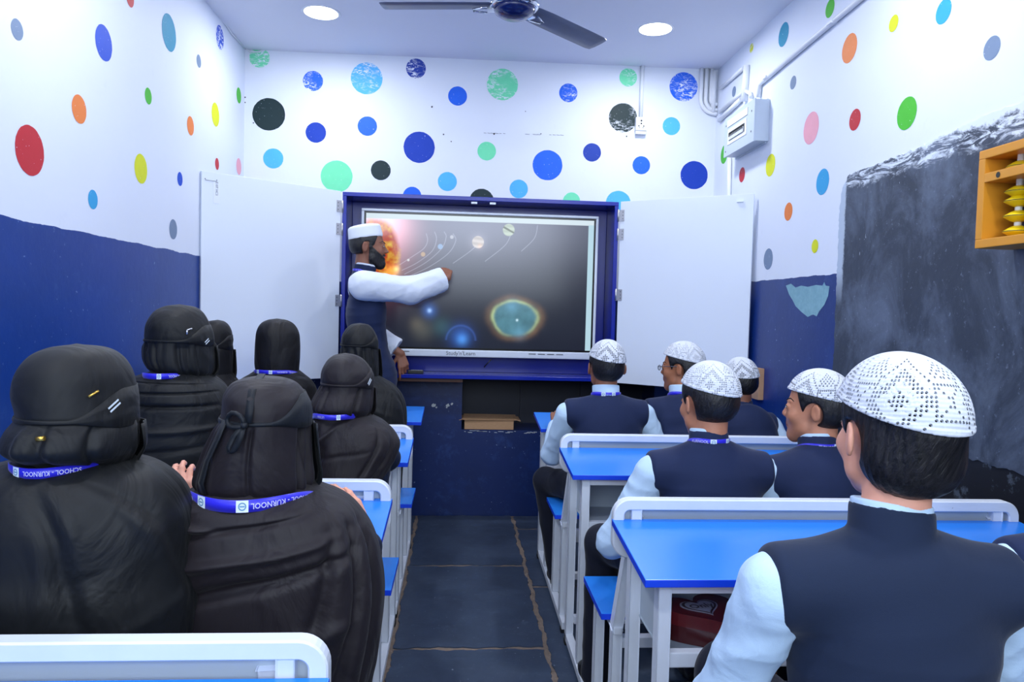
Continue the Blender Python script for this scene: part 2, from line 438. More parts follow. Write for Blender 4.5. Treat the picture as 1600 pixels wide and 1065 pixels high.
_h = Vector((CL, CY, 0)); _o = Vector((-1.3446, 3.9133, 0)); _d = (_o-_h).normalized(); _n = Vector((_d.y, -_d.x, 0)); _n = -_n if _n.y > 0 else _n
q = _h+_d*.745+_n*.0015+Vector((0, 0, 1.93))
M_PAPER = plain('label_paper', (226, 232, 244), .6, amt=.01)
m2 = MB(); m2.bar(q+Vector((0, 0, -.065))-_n*.001, q+Vector((0, 0, .045))-_n*.001, .034, .001, upv=_n); st = m2.build('sticker', [M_PAPER]); st.parent = dl
place_text('printing', 'E107 HC3', .017, q+Vector((0, 0, .012)), (0, 0, -1), -_d, M_INK, st)
m2 = MB(); m2.tube([q+Vector((0, 0, .05)), q+Vector((0, 0, .05))+_d*.06], .001, 6); m2.disc(q+Vector((0, 0, .056)), .003, _n, 0, 8); m2.disc(q+_d*.06+Vector((0, 0, .056)), .003, _n, 0, 8)
m2.build('pencil_mark', [M_INK], dl)

# ------------------------------------------------------------------ interactive screen
SX0, SX1, SZ0, SZ1, SY = -.606, .865, 1.045, 1.946, 4.54
scr = thing('interactive_display', 'large flat interactive screen showing planets, standing inside the blue cabinet', 'screen', loc=((SX0+SX1)/2, SY, SZ0))
M_BEZ = plain('silver_bezel', (205, 212, 226), .3, metal=.15, amt=.02)
M_GLB = plain('black_glass_edge', (5, 5, 8), .2)
mb = MB()
b = .016; bb = .044
mb.box((SX0, SY, SZ1-b), (SX1, SY+.05, SZ1), 0, .004); mb.box((SX0, SY-.004, SZ0), (SX1, SY+.05, SZ0+bb), 0, .006)
mb.box((SX0, SY, SZ0+bb), (SX0+b, SY+.05, SZ1-b), 0, .003); mb.box((SX1-b, SY, SZ0+bb), (SX1, SY+.05, SZ1-b), 0, .003)
mb.box((SX0+b, SY+.006, SZ0+bb), (SX1-b, SY+.06, SZ1-b), 1)
for k in range(4):
    for x0 in (SX0+.09, SX1-.42):
        mb.box((x0+k*.058, SY-.0055, SZ0+.026), (x0+k*.058+.044, SY-.003, SZ0+.030), 1)
reparent(mb.build('bezel', [M_BEZ, M_GLB]), scr)
o_ = place_text('maker_lettering', "Study'n'Learn", .034, (.02, SY-.0062, SZ0+.022), (1, 0, 0), (0, 0, 1), M_INK); reparent(o_, scr)
# wall bracket behind the screen
for bx_ in (-.2, .38): mb = MB(); mb.box((bx_, SY+.06, 1.2), (bx_+.08, YB-.02, 1.8)); reparent(mb.build('bracket', [M_BLACK]), scr)
# the picture and its painted reflection haze on the lit panel, sampled per vertex
NXp, NZp = 470, 270
px0, px1, pz0, pz1 = SX0+b+.012, SX1-b-.012, SZ0+bb+.012, SZ1-b-.012
U, V = np.meshgrid(np.linspace(0, 1, NXp), np.linspace(0, 1, NZp)); asp = 16/9
rng = np.random.RandomState(3)
def vnoise(U, V, f, seed):
    r = np.random.RandomState(seed).rand(64, 64); a = U*f*asp; b_ = V*f
    i = np.floor(a).astype(int); j = np.floor(b_).astype(int); fa = a-i; fb = b_-j
    fa = fa*fa*(3-2*fa); fb = fb*fb*(3-2*fb)
    g = lambda p, q: r[p % 64, q % 64]
    return (g(i, j)*(1-fa)+g(i+1, j)*fa)*(1-fb)+(g(i, j+1)*(1-fa)+g(i+1, j+1)*fa)*fb
def fbm(U, V, f, seed, o=5): return sum(vnoise(U, V, f*2**k, seed+k)*.5**k for k in range(o))/sum(.5**k for k in range(o))
img = np.zeros((NZp, NXp, 3))
# (U, V) with V up; photo coordinates inside the lit panel
def UV(u, v):
    p = W(u, v, Y=SY); return (p[0]-px0)/(px1-px0), (p[2]-pz0)/(pz1-pz0)
base = np.array([.010, .014, .028]); img += base
img += np.exp(-((U-.45)**2/.26+(V-1.0)**2/.13))[..., None]*np.array([.36, .39, .52])*1.0  # reflected haze over the upper screen, painted into the emission
img += (.5+.5*fbm(U, V, 3, 5))[..., None]*np.array([.008, .009, .016])
def glow(u, v, r, c, p=1.):
    cu, cv = UV(u, v); d2 = ((U-cu)*asp)**2+(V-cv)**2
    img[:] += np.exp(-(d2/r**2)**p)[..., None]*np.array(c)
def disc(u, v, r, c, soft=.004, shade=None):
    cu, cv = UV(u, v); d = np.sqrt(((U-cu)*asp)**2+(V-cv)**2); m = np.clip((r-d)/soft+.5, 0, 1)[..., None]
    cc = np.array(c)*np.ones_like(img)
    if shade is not None: cc = cc*shade(cu, cv)[..., None]
    img[:] = img*(1-m)+cc*m
# sun, with haze glows painted around and over it
cu, cv = UV(586, 398); dx = (U-cu)*asp; dy = (V-cv); d = np.sqrt(dx*dx+dy*dy*.45)
n1 = fbm(U, V, 26, 11); R = .185
glow(604, 345, .20, (.85, .50, .58)); glow(600, 360, .17, (.40, .10, .16)); glow(585, 400, .26, (.34, .06, .05)); glow(575, 350, .12, (.25, .22, .26))
m = np.clip((R+.02*(n1-.5)-d)/.035+.5, 0, 1)[..., None]
sun = np.stack([.75+.25*n1, .10+.55*np.clip(n1*2.2-.9, 0, 1), .03+.1*np.clip(n1*2-1.1, 0, 1)], -1)*(0.40+.6*n1)[..., None]
img = img*(1-m)+sun*m
glow(588, 335, .14, (.55, .45, .50)); glow(612, 424, .05, (.9, .45, .08)); glow(619, 420, .022, (.9, .7, .2))  # first glow paints pale haze across the top of the sun
# orbits
def orbit(pts, w=.0022, a=.22):
    global img
    P = [UV(*p) for p in pts]
    # Catmull-Rom
    Q = []
    for i in range(len(P)-1):
        p0, p1, p2, p3 = [np.array(P[max(0, min(len(P)-1, i+k))]) for k in (-1, 0, 1, 2)]
        for t in np.linspace(0, 1, 90): Q.append(.5*(2*p1+(p2-p0)*t+(2*p0-5*p1+4*p2-p3)*t*t+(3*p1-p0-3*p2+p3)*t**3))
    dm_ = np.full(U.shape, 9.)
    for q in Q:
        i0 = int(q[0]*NXp); j0 = int(q[1]*NZp); s = (slice(max(j0-9, 0), max(j0+9, 0)), slice(max(i0-9, 0), max(i0+9, 0)))
        dm_[s] = np.minimum(dm_[s], np.hypot((U[s]-q[0])*asp, V[s]-q[1]))
    img += (np.exp(-(dm_/w)**2)*a)[..., None]*np.array([1.2, 1.3, 1.6])
for pts in ([(625,413),(645,400),(662,388),(668,376),(666,365)], [(628,422),(652,410),(675,392),(682,374),(679,362)], [(632,428),(665,410),(690,388),(697,370),(694,362)],
            [(632,434),(668,418),(700,396),(712,376),(708,365)], [(708,411),(735,392),(752,376)], [(758,408),(790,382),(800,360)], [(815,392),(835,372),(840,352)]): orbit(pts)
shade = lambda cu, cv: np.clip(.75+2.2*((U-cu)*asp*.6-(V-cv)*-1.0), .5, 1.2)
disc(638, 406, .009, (.75, .75, .8)); disc(661, 397, .017, (.62, .45, .33), shade=None); disc(688, 385, .020, (.38, .55, .85)); disc(706, 370, .014, (.62, .66, .78))
cuJ, cvJ = UV(747, 378); glow(747, 378, .06, (.18, .17, .2)); disc(747, 378, .046, (.88, .84, .86), shade=lambda a, b_: .85+.12*np.sin((V-b_)*150+np.sin(U*40)))
glow(750, 384, .018, (.25, .08, -.02))
disc(795, 359, .046, (.66, .78, .70), shade=lambda a, b_: np.where(np.abs((V-b_)+(U-a)*.9) < .008, .35, .95+.1*np.sin((V-b_)*160)))
# nebulae
cuN, cvN = UV(804, 497); dx = (U-cuN)*asp; dy = V-cvN; th_ = np.arctan2(dy, dx); rr = np.hypot(dx/1.22, dy/.92)
wob = 1+.02*np.sin(3*th_+1)+.015*np.sin(5*th_)+.10*(fbm(U, V, 7, 31)-.5)
q = rr/(.145*wob)
inn = 1/(1+np.exp((q-1)*16)); n2 = fbm(U, V, 10, 41)
img = img*(1-inn[..., None]*.9)+inn[..., None]*(np.array([.10, .28, .36])*(.55+.9*n2)[..., None])
ring = np.exp(-((q-1-.10*(fbm(U, V, 11, 77)-.5))/.085)**2)*np.clip(2.6*fbm(U, V, 6, 51)-.55, .1, 1.4); img += ring[..., None]*np.array([.26, .32, .10])
halo = np.exp(-((q-1.16)/.17)**2)*(.3+fbm(U, V, 9, 61)); img += halo[..., None]*np.array([.16, .085, .025])
glow(808, 500, .009, (.7, .9, 1)); glow(800, 478, .05, (.05, .12, .22)); glow(812, 520, .05, (.05, .12, .2))
glow(720, 525, .085, (.02, .09, .42)); glow(722, 530, .04, (.06, .25, .6)); glow(671, 485, .05, (.03, .12, .45)); glow(671, 485, .016, (.4, .6, .9))
cu, cv = UV(720, 532); dd = np.hypot((U-cu)*asp, V-cv); img += np.exp(-((dd-.115)/.008)**2)[..., None]*np.array([.02, .05, .2])*(V > cv)[..., None]
glow(660, 515, .08, (.07, .07, .05)); glow(650, 505, .05, (.06, .05, .03)); glow(690, 510, .07, (.02, .07, .08))
# app toolbar lines at top and right
img = np.where((V > .962)[..., None], np.array([.78, .92, 1.0]), img)
img = np.where(((U > .975) & (V < .965))[..., None], np.array([.55, .80, .92]), img)
img = np.clip(img, 0, 1.25)
vco = np.stack([px0+U*(px1-px0), np.full(U.shape, SY+.0045), pz0+V*(pz1-pz0)], -1).reshape(-1, 3)
idx = np.arange(NXp*NZp).reshape(NZp, NXp)
fq = np.stack([idx[:-1, :-1], idx[:-1, 1:], idx[1:, 1:], idx[1:, :-1]], -1).reshape(-1, 4)
me = bpy.data.meshes.new('lit_panel'); me.vertices.add(len(vco)); me.vertices.foreach_set('co', vco.ravel()); me.loops.add(fq.size); me.polygons.add(len(fq))
me.loops.foreach_set('vertex_index', fq.ravel()); me.polygons.foreach_set('loop_start', np.arange(len(fq))*4); me.update()
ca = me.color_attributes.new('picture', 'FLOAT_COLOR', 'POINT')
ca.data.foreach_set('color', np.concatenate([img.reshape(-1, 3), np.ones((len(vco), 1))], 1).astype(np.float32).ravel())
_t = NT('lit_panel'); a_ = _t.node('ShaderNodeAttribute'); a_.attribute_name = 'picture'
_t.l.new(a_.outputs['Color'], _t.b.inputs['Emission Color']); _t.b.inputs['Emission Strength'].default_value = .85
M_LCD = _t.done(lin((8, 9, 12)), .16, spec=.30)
reparent(link('lit_panel', me, M_LCD), scr)['label'] = 'lit picture of the sun, planets and nebulae with painted haze'
# cable and little things on the cabinet floor
mb = MB(); P = [W(768, 561, Y=4.52), W(760, 569, Y=4.50), W(754, 577, Z=CB+th+.004), W(749, 577, Z=CB+th+.004), W(738, 577, Z=CB+th+.004)]
mb.tube([tuple(p) for p in P], .0035, 8)
tag(mb.build('cable', M_BLACK, smooth=True), 'short black cable lying on the blue cabinet floor under the screen', 'cable')
M_WOODD = plain('dark_wood_edge', (84, 50, 40), .6, nscale=30, amt=.15)
mb = MB(); mb.box((CL+.02, CY+.02, CB-.022), (NX0, YB-.001, CB-.001), 0, .002)
tag(mb.build('support_board', M_WOODD), 'brown wooden board under the left half of the blue cabinet', 'board')
# pen and remote by the teacher's hand
_p = np.array([W(650, 574, Y=4.46)[0], 4.452, CB+th])
rm = thing('remote_control', 'dark remote control lying on the blue cabinet floor beside the teacher hand', 'remote control', loc=tuple(_p))
mb = MB(); mb.box((_p[0]-.05, _p[1], CB+th+.001), (_p[0]+.045, _p[1]+.035, CB+th+.022), 0, .004); reparent(mb.build('shell', M_BLACK), rm)
mb = MB()
for i_ in range(7): mb.box((_p[0]-.028+i_*.010, _p[1]+.006, CB+th+.0215), (_p[0]-.022+i_*.010, _p[1]+.026, CB+th+.0235), 0)
reparent(mb.build('keypad', M_STEEL), rm)
# cardboard box in the niche
_t = NT('cardboard'); M_CARD = _t.done(_t.mix(_t.noise(50, 5, vec=_t.scaled(_t.pos(), (1, 1, 6))), lin((172, 132, 98)), lin((206, 166, 128))), .85)
box_ = thing('cardboard_box', 'flat brown cardboard box lying in the dark niche under the screen', 'box', loc=(.22, 4.73, NZ0))
mb = MB(); mb.box((.055, 4.70, NZ0+.001), (.375, 4.84, NZ0+.068), 0, .002)
reparent(mb.build('tray', M_CARD), box_)
mb = MB()
mb.prism([(.045, 4.675, NZ0+.066), (.39, 4.69, NZ0+.064), (.395, 4.84, NZ0+.078), (.05, 4.84, NZ0+.080)], (0, 0, .003)); 
mb.prism([(.02, 4.685, NZ0+.060), (.055, 4.69, NZ0+.070), (.055, 4.83, NZ0+.075), (.025, 4.83, NZ0+.068)], (0, 0, .003))
mb.prism([(.375, 4.69, NZ0+.070), (.42, 4.685, NZ0+.058), (.415, 4.83, NZ0+.066), (.375, 4.83, NZ0+.074)], (0, 0, .003))
reparent(mb.build('flap', M_CARD), box_)

# ------------------------------------------------------------------ wall fittings
M_PVC = plain('white_pvc', (226, 230, 238), .4, amt=.02)
M_PVCG = plain('grey_enclosure', (186, 198, 214), .35, amt=.02)
M_HOLEB = plain('socket_black', (15, 15, 18), .5)
def wallpipe(name, pts, r, label, cat='conduit', clips=(), group=None, nrm=None):
    mb = MB(); mb.tube(pts, r, 12)
    for c in clips:
        c = Vector(c); mb.box(c-Vector((r*1.5, r*1.5, .006)), c+Vector((r*1.5, r*1.5, .006)), 0, .002)
    o = mb.build(name, M_PVC); return tag(o, label, cat, group)
# back wall: conduit to the socket
p = W(1001, 150, Y=YB-.012); zt_ = zc(p[0])
skt = thing('power_socket', 'white power socket on the back wall at the foot of a vertical conduit', 'socket', loc=(p[0], YB, 2.5))
q = W(1000, 196, Y=YB)
wallpipe('conduit', [(p[0]+.006, YB-.012, zt_), (q[0], YB-.012, q[2]+.04)], .013, 'vertical white conduit running from the ceiling down to the back wall socket')
mb = MB(); mb.box((q[0]-.036, YB-.035, q[2]-.04), (q[0]+.036, YB, q[2]+.045), 0, .004)
mb.box((q[0]-.033, YB-.030, q[2]-.062), (q[0]+.033, YB, q[2]-.041), 0, .003)
reparent(mb.build('box', M_PVC), skt)
mb = MB()
for dx, dz, r in ((0, .022, .006), (0, .004, .005), (-.016, -.012, .0045), (.016, -.012, .0045), (-.012, -.022, .003), (.012, -.022, .003)): mb.disc((q[0]+dx, YB-.0355, q[2]+dz), r, (0, -1, 0), 0, 12)
reparent(mb.build('socket_holes', M_HOLEB), skt)
# three bent conduits beside the corner
xr_ = XR-.012
for k, (ux, vb) in enumerate(((1096.5, 178), (1104, 172), (1112, 163))):
    a_ = W(ux, 112, Y=YB-.014); zb_ = W(1120, vb, Y=YB-.014)[2]; x0 = a_[0]; rb = min(.07+.02*(2-k), XR-.02-x0)
    pts = [(x0, YB-.014-.0*k, zc(x0)), (x0, YB-.014, zb_+rb)]
    for j in range(1, 9):
        t = j/8*PI/2; pts.append((x0+rb*(1-math.cos(t)), YB-.014, zb_+rb*(1-math.sin(t))))
    pts.append((XR-.001, YB-.014, zb_))
    wallpipe('conduit', pts, .013, ('bent white conduit in the back corner, outermost of three', 'bent white conduit in the back corner, middle of three', 'bent white conduit in the back corner, innermost of three')[k], group='bent conduits in the back corner')
wallpipe('conduit', [(XR-.03, YB-.016, 2.92), (XR-.03, YB-.016, 2.66)], .016, 'short straight white conduit filling the back right corner')
# distribution board on the right wall
XF = XR-.078
c1, c2, c3, c4 = W(1133, 189, X=XF), W(1181, 151.5, X=XF), W(1181, 217.6, X=XF), W(1134, 247.6, X=XF)
ya, yb_, z0_, z1_ = (c1[1]+c4[1])/2, (c2[1]+c3[1])/2, (c3[2]+c4[2])/2, (c1[2]+c2[2])/2
db = thing('distribution_board', 'grey electrical distribution board with a row of breakers on the right wall', 'fuse box', loc=(XR, (ya+yb_)/2, z0_))
mb = MB(); mb.box((XF, yb_+.004, z0_+.004), (XR, ya-.004, z1_-.004), 0, .004)
y_bp = W(1197, 190, X=XR-.012)[1]
mb.box((XR-.012, y_bp, z0_-.004), (XR, ya+.01, z1_+.004), 0, .003)
reparent(mb.build('enclosure', M_PVCG), db)
mb = MB(); mb.box((XF-.008, yb_, z0_), (XF, ya, z1_), 0, .003)
reparent(mb.build('cover', M_PVCG), db)
mb = MB(); ym = (ya+yb_)/2+.02; zm = (z0_+z1_)/2-.01
mb.box((XF-.011, ym-.14, zm-.045), (XF-.008, ym+.14, zm+.045), 0); mb.box((XF-.012, ym-.115, zm-.024), (XF-.0105, ym+.115, zm+.024), 1)
for k in range(11):
    yy = ym-.105+k*.0195; mb.box((XF-.017, yy, zm-.022), (XF-.012, yy+.016, zm+.008), 0); mb.box((XF-.020, yy+.004, zm-.004), (XF-.016, yy+.012, zm+.016), 1)
mb.box((XF-.012, ym-.15, zm+.06), (XF-.008, ym+.15, zm+.10), 0, .002)
for a_, b_ in ((ya-.03, z0_+.03), (ya-.03, z1_-.05), (yb_+.04, z0_+.06), (yb_+.04, z1_-.06)): mb.disc((XF-.0086, a_, b_), .006, (-1, 0, 0), 1, 10)
reparent(mb.build('breaker_row', [M_PVC, M_HOLEB]), db)
# conduits on the right wall
def RP(u, v, off=.014): return tuple(W(u, v, X=XR-off))
wallpipe('conduit', [RP(1163, 158), RP(1167, 102)], .020, 'thick white conduit rising from the distribution board to the ceiling')
wallpipe('conduit', [RP(1185, 152), RP(1187, 132), RP(1192, 127), RP(1240, 86), RP(1342, 0), RP(1420, -66)], .013, 'long white conduit sloping up the right wall above the distribution board', clips=[RP(1199, 121), RP(1301, 36)])
wallpipe('conduit', [RP(1124, 188), RP(1158, 155)], .015, 'lower white conduit running from the corner to the distribution board')
wallpipe('conduit', [RP(1124, 175), RP(1164, 142), RP(1172, 146), RP(1174, 152)], .011, 'thin white conduit curving down onto the distribution board')
wallpipe('conduit', [RP(1126, 138), RP(1162, 106)], .011, 'upper white conduit from the corner to the thick riser')
wallpipe('conduit', [RP(1140, 246), RP(1139, 300), RP(1135, 420)], .013, 'vertical white conduit running down from the distribution board behind the cabinet door')
mb = MB(); mb.tube([W(322, -3, X=XL+.006), W(345, 26, X=XL+.006), W(362, 52, X=XL+.006), W(383, 75, X=XL+.006)], .006, 8)
tag(mb.build('cable', M_PVC), 'white cable tacked along the top edge of the left wall', 'cable')
mb = MB(); mb.tube([W(384, 76, Y=YB-.006), W(390, 81, Y=YB-.006), W(405, 81, Y=YB-.006), W(413, 77, Y=YB-.006)], .004, 8)
tag(mb.build('cable', M_PVC), 'sagging white cable end in the upper left back corner', 'cable')
mb = MB(); mb.tube([RP(1290, 183+200, .004), RP(1288, 372, .004)], .001, 5); mb.bm.free()
# wooden block on right wall
M_WOODL = plain('pale_wood', (190, 148, 116), .6, nscale=25, amt=.12)
a_ = W(1182, 626, X=XR-.02); b_ = W(1201, 577, X=XR-.02)
wb = thing('wooden_block', 'pale wooden block with a wire hook screwed to the right wall', 'block', loc=(XR, 3.83, .95))
mb = MB(); mb.box((XR-.03, 3.79, .895), (XR, 3.90, 1.065), 0, .003); reparent(mb.build('block', M_WOODL), wb)
mb = MB(); mb.tube([(XR-.03, 3.86, 1.01), (XR-.05, 3.86, 1.015), (XR-.06, 3.87, 1.0), (XR-.052, 3.88, .99)], .003, 6); reparent(mb.build('hook', M_BLACK), wb)
# ------------------------------------------------------------------ chalkboard painted on plaster
_t = NT('chalkboard'); z_ = _t.xyz(_t.pos())[2]; y_ = _t.xyz(_t.pos())[1]
c_ = _t.mix(_t.noise(2.2, 7, rough=.65), lin((36, 44, 58)), lin((56, 66, 84)))
sm = _t.math('MULTIPLY', _t.step(_t.noise(3.2, 8, vec=_t.scaled(_t.pos(), (1, 1.2, .9)), rough=.68, dist=.5), .45, .72), .50)
c_ = _t.mix(sm, c_, lin((128, 142, 168)))
c_ = _t.mix(_t.math('MULTIPLY', _t.step(_t.noise(45, 6, rough=.7), .60, .72), .5), c_, lin((150, 164, 190)))
c_ = _t.mix(_t.step(_t.noise(30, 4, vec=_t.scaled(_t.pos(), (1, 2, .45))), .735, .75), c_, lin((205, 215, 232)))
edge = _t.math('ADD', z_, _t.math('MULTIPLY', _t.noise(11, 8, rough=.75), .13))
top = _t.step(edge, 1.955, 1.985); streak = _t.step(_t.noise(11, 8, vec=_t.scaled(_t.pos(), (1, .6, 2.6)), rough=.75, dist=1.5), .46, .56)
c_ = _t.mix(_t.math('MAXIMUM', _t.math('MULTIPLY', top, streak), _t.step(edge, 2.025, 2.04)), c_, lin((216, 226, 240)))
e2 = _t.math('ADD', y_, _t.math('MULTIPLY', _t.noise(14, 8, rough=.75), .05))
lf = _t.math('MULTIPLY', _t.step(e2, 3.045, 3.058), _t.step(z_, 1.40, 1.55)); c_ = _t.mix(_t.math('MULTIPLY', lf, .85), c_, lin((190, 205, 225)))
_t.bump(_t.noise(25, 7), .35, .004)
M_BOARD = _t.done(c_, .55)
_t = NT('board_border_paint'); M_BORD = _t.done(_t.mix(_t.step(_t.noise(12, 8, rough=.75), .56, .62), lin((14, 17, 28)), lin((74, 84, 98))), .6)
def irregular(pts, step=.02, j=.006):
    out = []
    for (a, b) in zip(pts, pts[1:]+pts[:1]):
        L = math.hypot(b[0]-a[0], b[1]-a[1]); n = max(1, int(L/step))
        for k in range(n):
            t = k/n; out.append((a[0]+(b[0]-a[0])*t+rnd.uniform(-j, j), a[1]+(b[1]-a[1])*t+rnd.uniform(-j, j)))
    return out
brd = thing('chalkboard', 'worn dark slate chalkboard painted along the right wall with chalk smears', 'chalkboard', loc=(XR, 1.8, .9))
YBR = YR+.05
out = irregular([(3.07, .93), (3.075, 1.82), (3.06, 1.91), (3.01, 1.955), (2.6, 1.965), (2.2, 1.995), (1.6, 1.995), (YBR, 1.995), (YBR, .90), (2.2, .905), (2.9, .91)], .012, .004)
mb = MB(); mb.prism([(XR-.004, y, z) for y, z in out], (.0035, 0, 0), 0); reparent(mb.build('writing_surface', M_BOARD), brd)
out2 = irregular([(3.065, .30), (3.06, 1.2), (YBR, 1.2), (YBR, .30)], .018, .007)
mb = MB(); mb.prism([(XR-.002, y, z) for y, z in out2], (.0015, 0, 0), 0); o_ = reparent(mb.build('border', M_BORD), brd); o_['label'] = 'flaking black border paint'
# ------------------------------------------------------------------ abacus
M_ABW = plain('orange_varnished_wood', (222, 150, 42), .4, nscale=14, amt=.05)
M_BEAD = plain('yellow_bead', (236, 204, 20), .35, amt=.02); M_BLINE = plain('black_bead_line', (30, 34, 26), .5); M_ROD = plain('white_rod', (235, 236, 232), .4)
aXF = XR-.125
tl = W(1526, 238, X=aXF); bl = W(1527, 388, X=aXF)
aY1 = (tl[1]+bl[1])/2; aY0 = aY1-1.15; aZ1 = tl[2]; aZ0 = bl[2]
ab = thing('wall_abacus', 'large orange wooden abacus with yellow beads hanging on the chalkboard', 'abacus', loc=(XR, aY1, aZ0))
mb = MB(); ft = .026; xb0, xb1 = aXF, XR-.006
mb.box((xb0, aY0, aZ1-ft), (xb1, aY1, aZ1), 0, .003); mb.box((xb0, aY0, aZ0), (xb1, aY1, aZ0+ft), 0, .003)
mb.box((xb0, aY1-ft, aZ0+ft), (xb1, aY1, aZ1-ft), 0, .002); mb.box((xb0, aY0, aZ0+ft), (xb1, aY0+ft, aZ1-ft), 0, .002)
zdiv = W(1527, 281, X=aXF)[2]; mb.box((xb0, aY0+ft, zdiv-.013), (xb1-.03, aY1-ft, zdiv+.013), 0, .002)
mb.disc((xb0-.0008, aY1-ft-.055, zdiv), .0085, (-1, 0, 0), 1, 14)
reparent(mb.build('frame', [M_ABW, M_BLINE]), ab)
xm = XR-.07; nb = 13; sp_ = (1.15-2*ft)/(nb+.35)
hb_ = (zdiv-.013-aZ0-ft)/5.0
for k in range(nb):
    yy = aY1-ft-sp_*(k+.85)
    mb = MB(); mb.tube([(xm, yy, aZ0+ft), (xm, yy, aZ1-ft)], .0095, 10, caps=False); reparent(mb.build('rod', M_ROD), ab)
    zs = [aZ0+ft+hb_*(.5+j*1.0)+(.35*hb_*(j) if k == 0 and j < 3 else (hb_ if k % 3 else .5*hb_*(j > 1)))*(1 if k else .9) for j in range(4)]
    zs = [min(z, zdiv-.013-hb_*(.5+(3-j)*1.0)) for j, z in enumerate(zs)]
    tz = aZ1-ft-hb_*.5-(.018 if k == 0 else .004 if k % 2 else .0)
    for z in zs+[tz]:
        h_ = hb_*.5
        mb = MB(); mb.lathe([(.011, -h_), (.020, -h_*.75), (.036, -h_*.12), (.037, -h_*.06)], (xm, yy, z), 20, 0)
        mb.lathe([(.037, -h_*.06), (.0375, 0), (.037, h_*.06)], (xm, yy, z), 20, 1)
        mb.lathe([(.037, h_*.06), (.036, h_*.12), (.020, h_*.75), (.011, h_)], (xm, yy, z), 20, 0)
        reparent(mb.build('bead', [M_BEAD, M_BLINE], recalc=True), ab)
# ------------------------------------------------------------------ ceiling lights, fan
_t = NT('led_diffuser'); _t.b.inputs['Emission Color'].default_value = (1, 1, 1, 1); _t.b.inputs['Emission Strength'].default_value = 6
M_LED = _t.done((.9, .9, .9, 1), .4)
CLAB = {0: 'round recessed ceiling light left of the fan', 1: 'round recessed ceiling light right of the fan'}
for k, (x, y) in enumerate(CEIL_LIGHTS):
    z = zc(x)
    if k < 2:
        t = thing('ceiling_light', CLAB[k], 'ceiling light', 'round ceiling lights', loc=(x, y, z))
        mb = MB(); mb.lathe([(.088, -.0005), (.100, -.004), (.104, -.001), (.104, .0)], (x, y, z), 40); reparent(mb.build('trim_ring', M_PVC), t)
        mb = MB(); mb.lathe([(0, -.003), (.090, -.002)], (x, y, z), 40); reparent(mb.build('diffuser', M_LED), t)
    area('downlight_and_fill', (x, y, z-.012), (0, 0, 0), .17, .17, 11 if k < 2 else 15, (.93, .96, 1), 'DISK')  # beyond the first pair these are added fill, no fixture modelled
fan = thing('ceiling_fan', 'dark blue ceiling fan with three grey blades and a chrome rim', 'ceiling fan', loc=(.218, 3.3, 2.69))
FC = Vector((.218, 3.3, 2.69))
M_FNAVY = plain('fan_navy', (10, 26, 92), .25, coat=.5); M_CHROME = plain('chrome_rim', (220, 225, 235), .12, metal=1)
_t = NT('fan_blade_grey'); M_BLADE = _t.done(_t.mix(_t.noise(8), lin((64, 72, 100)), lin((86, 96, 126))), .35)
mb = MB(); mb.lathe([(0, -.048), (.03, -.046), (.06, -.038), (.085, -.022), (.098, 0)], FC, 40, 0); reparent(mb.build('motor_cover', M_FNAVY), fan)
mb = MB(); mb.lathe([(.098, -.004), (.108, 0), (.112, .012), (.108, .022), (.09, .028)], FC, 40, 0); reparent(mb.build('rim', M_CHROME), fan)
mb = MB(); mb.lathe([(.10, .022), (.10, .05), (.05, .075), (.02, .08)], FC, 32, 0); mb.tube([FC+Vector((0, 0, .07)), Vector((FC.x, FC.y, 2.9))], .012, 12)
mb.lathe([(.055, .17), (.05, .20), (.06, .235)], FC, 24, 0); reparent(mb.build('downrod', M_FNAVY), fan)
for ang, ln in ((172, .60), (42, .615), (-73, .61)):
    a = math.radians(ang); d = Vector((math.cos(a), math.sin(a), 0)); w = Vector((-d.y, d.x, 0))
    mb = MB(); prof = [(.085, .038), (.11, .056), (.2, .060), (.45, .062), (ln-.03, .062), (ln, .055)]
    for hgt, rev in ((-.002, False), (.004, True)):
        pass
    n = len(prof); rows = []
    for r_, hw in prof:
        rows.append([mb.bm.verts.new(FC+d*r_+w*(hw*s)+Vector((0, 0, .004+.16*hw*s*(-1)+dz+.10*abs(hw*s)))) for dz, ss in ((.0, (-1, -.4, .4, 1)), (.004, (1, .4, -.4, -1))) for s in ss])
    for r1, r2 in zip(rows, rows[1:]):
        for k in range(8): mb.bm.faces.new((r1[k], r1[(k+1) % 8], r2[(k+1) % 8], r2[k]))
    mb.bm.faces.new(rows[0]); mb.bm.faces.new(rows[-1])
    bl_ = reparent(mb.build('blade', M_BLADE, smooth=True), fan)
    m = bl_.modifiers.new('b', 'BEVEL'); m.width = .001; m.limit_method = 'ANGLE'
    mb = MB(); c_ = FC+Vector((0, 0, -.008))
    mb.tube([c_+d*.115+w*.028, c_+d*.125+w*.03, c_+d*.185+w*.012, c_+d*.185-w*.012, c_+d*.125-w*.03], .0045, 8)
    mb.bar(c_+d*.09, c_+d*.12, .04, .006); k_ = mb.build('blade_bracket', M_CHROME); reparent(k_, bl_) if False else setattr(k_, 'parent', bl_)
    k_.matrix_parent_inverse = bl_.matrix_parent_inverse.copy() if False else Matrix()
    bpy.context.view_layer.update(); k_.matrix_parent_inverse = bl_.matrix_world.inverted()

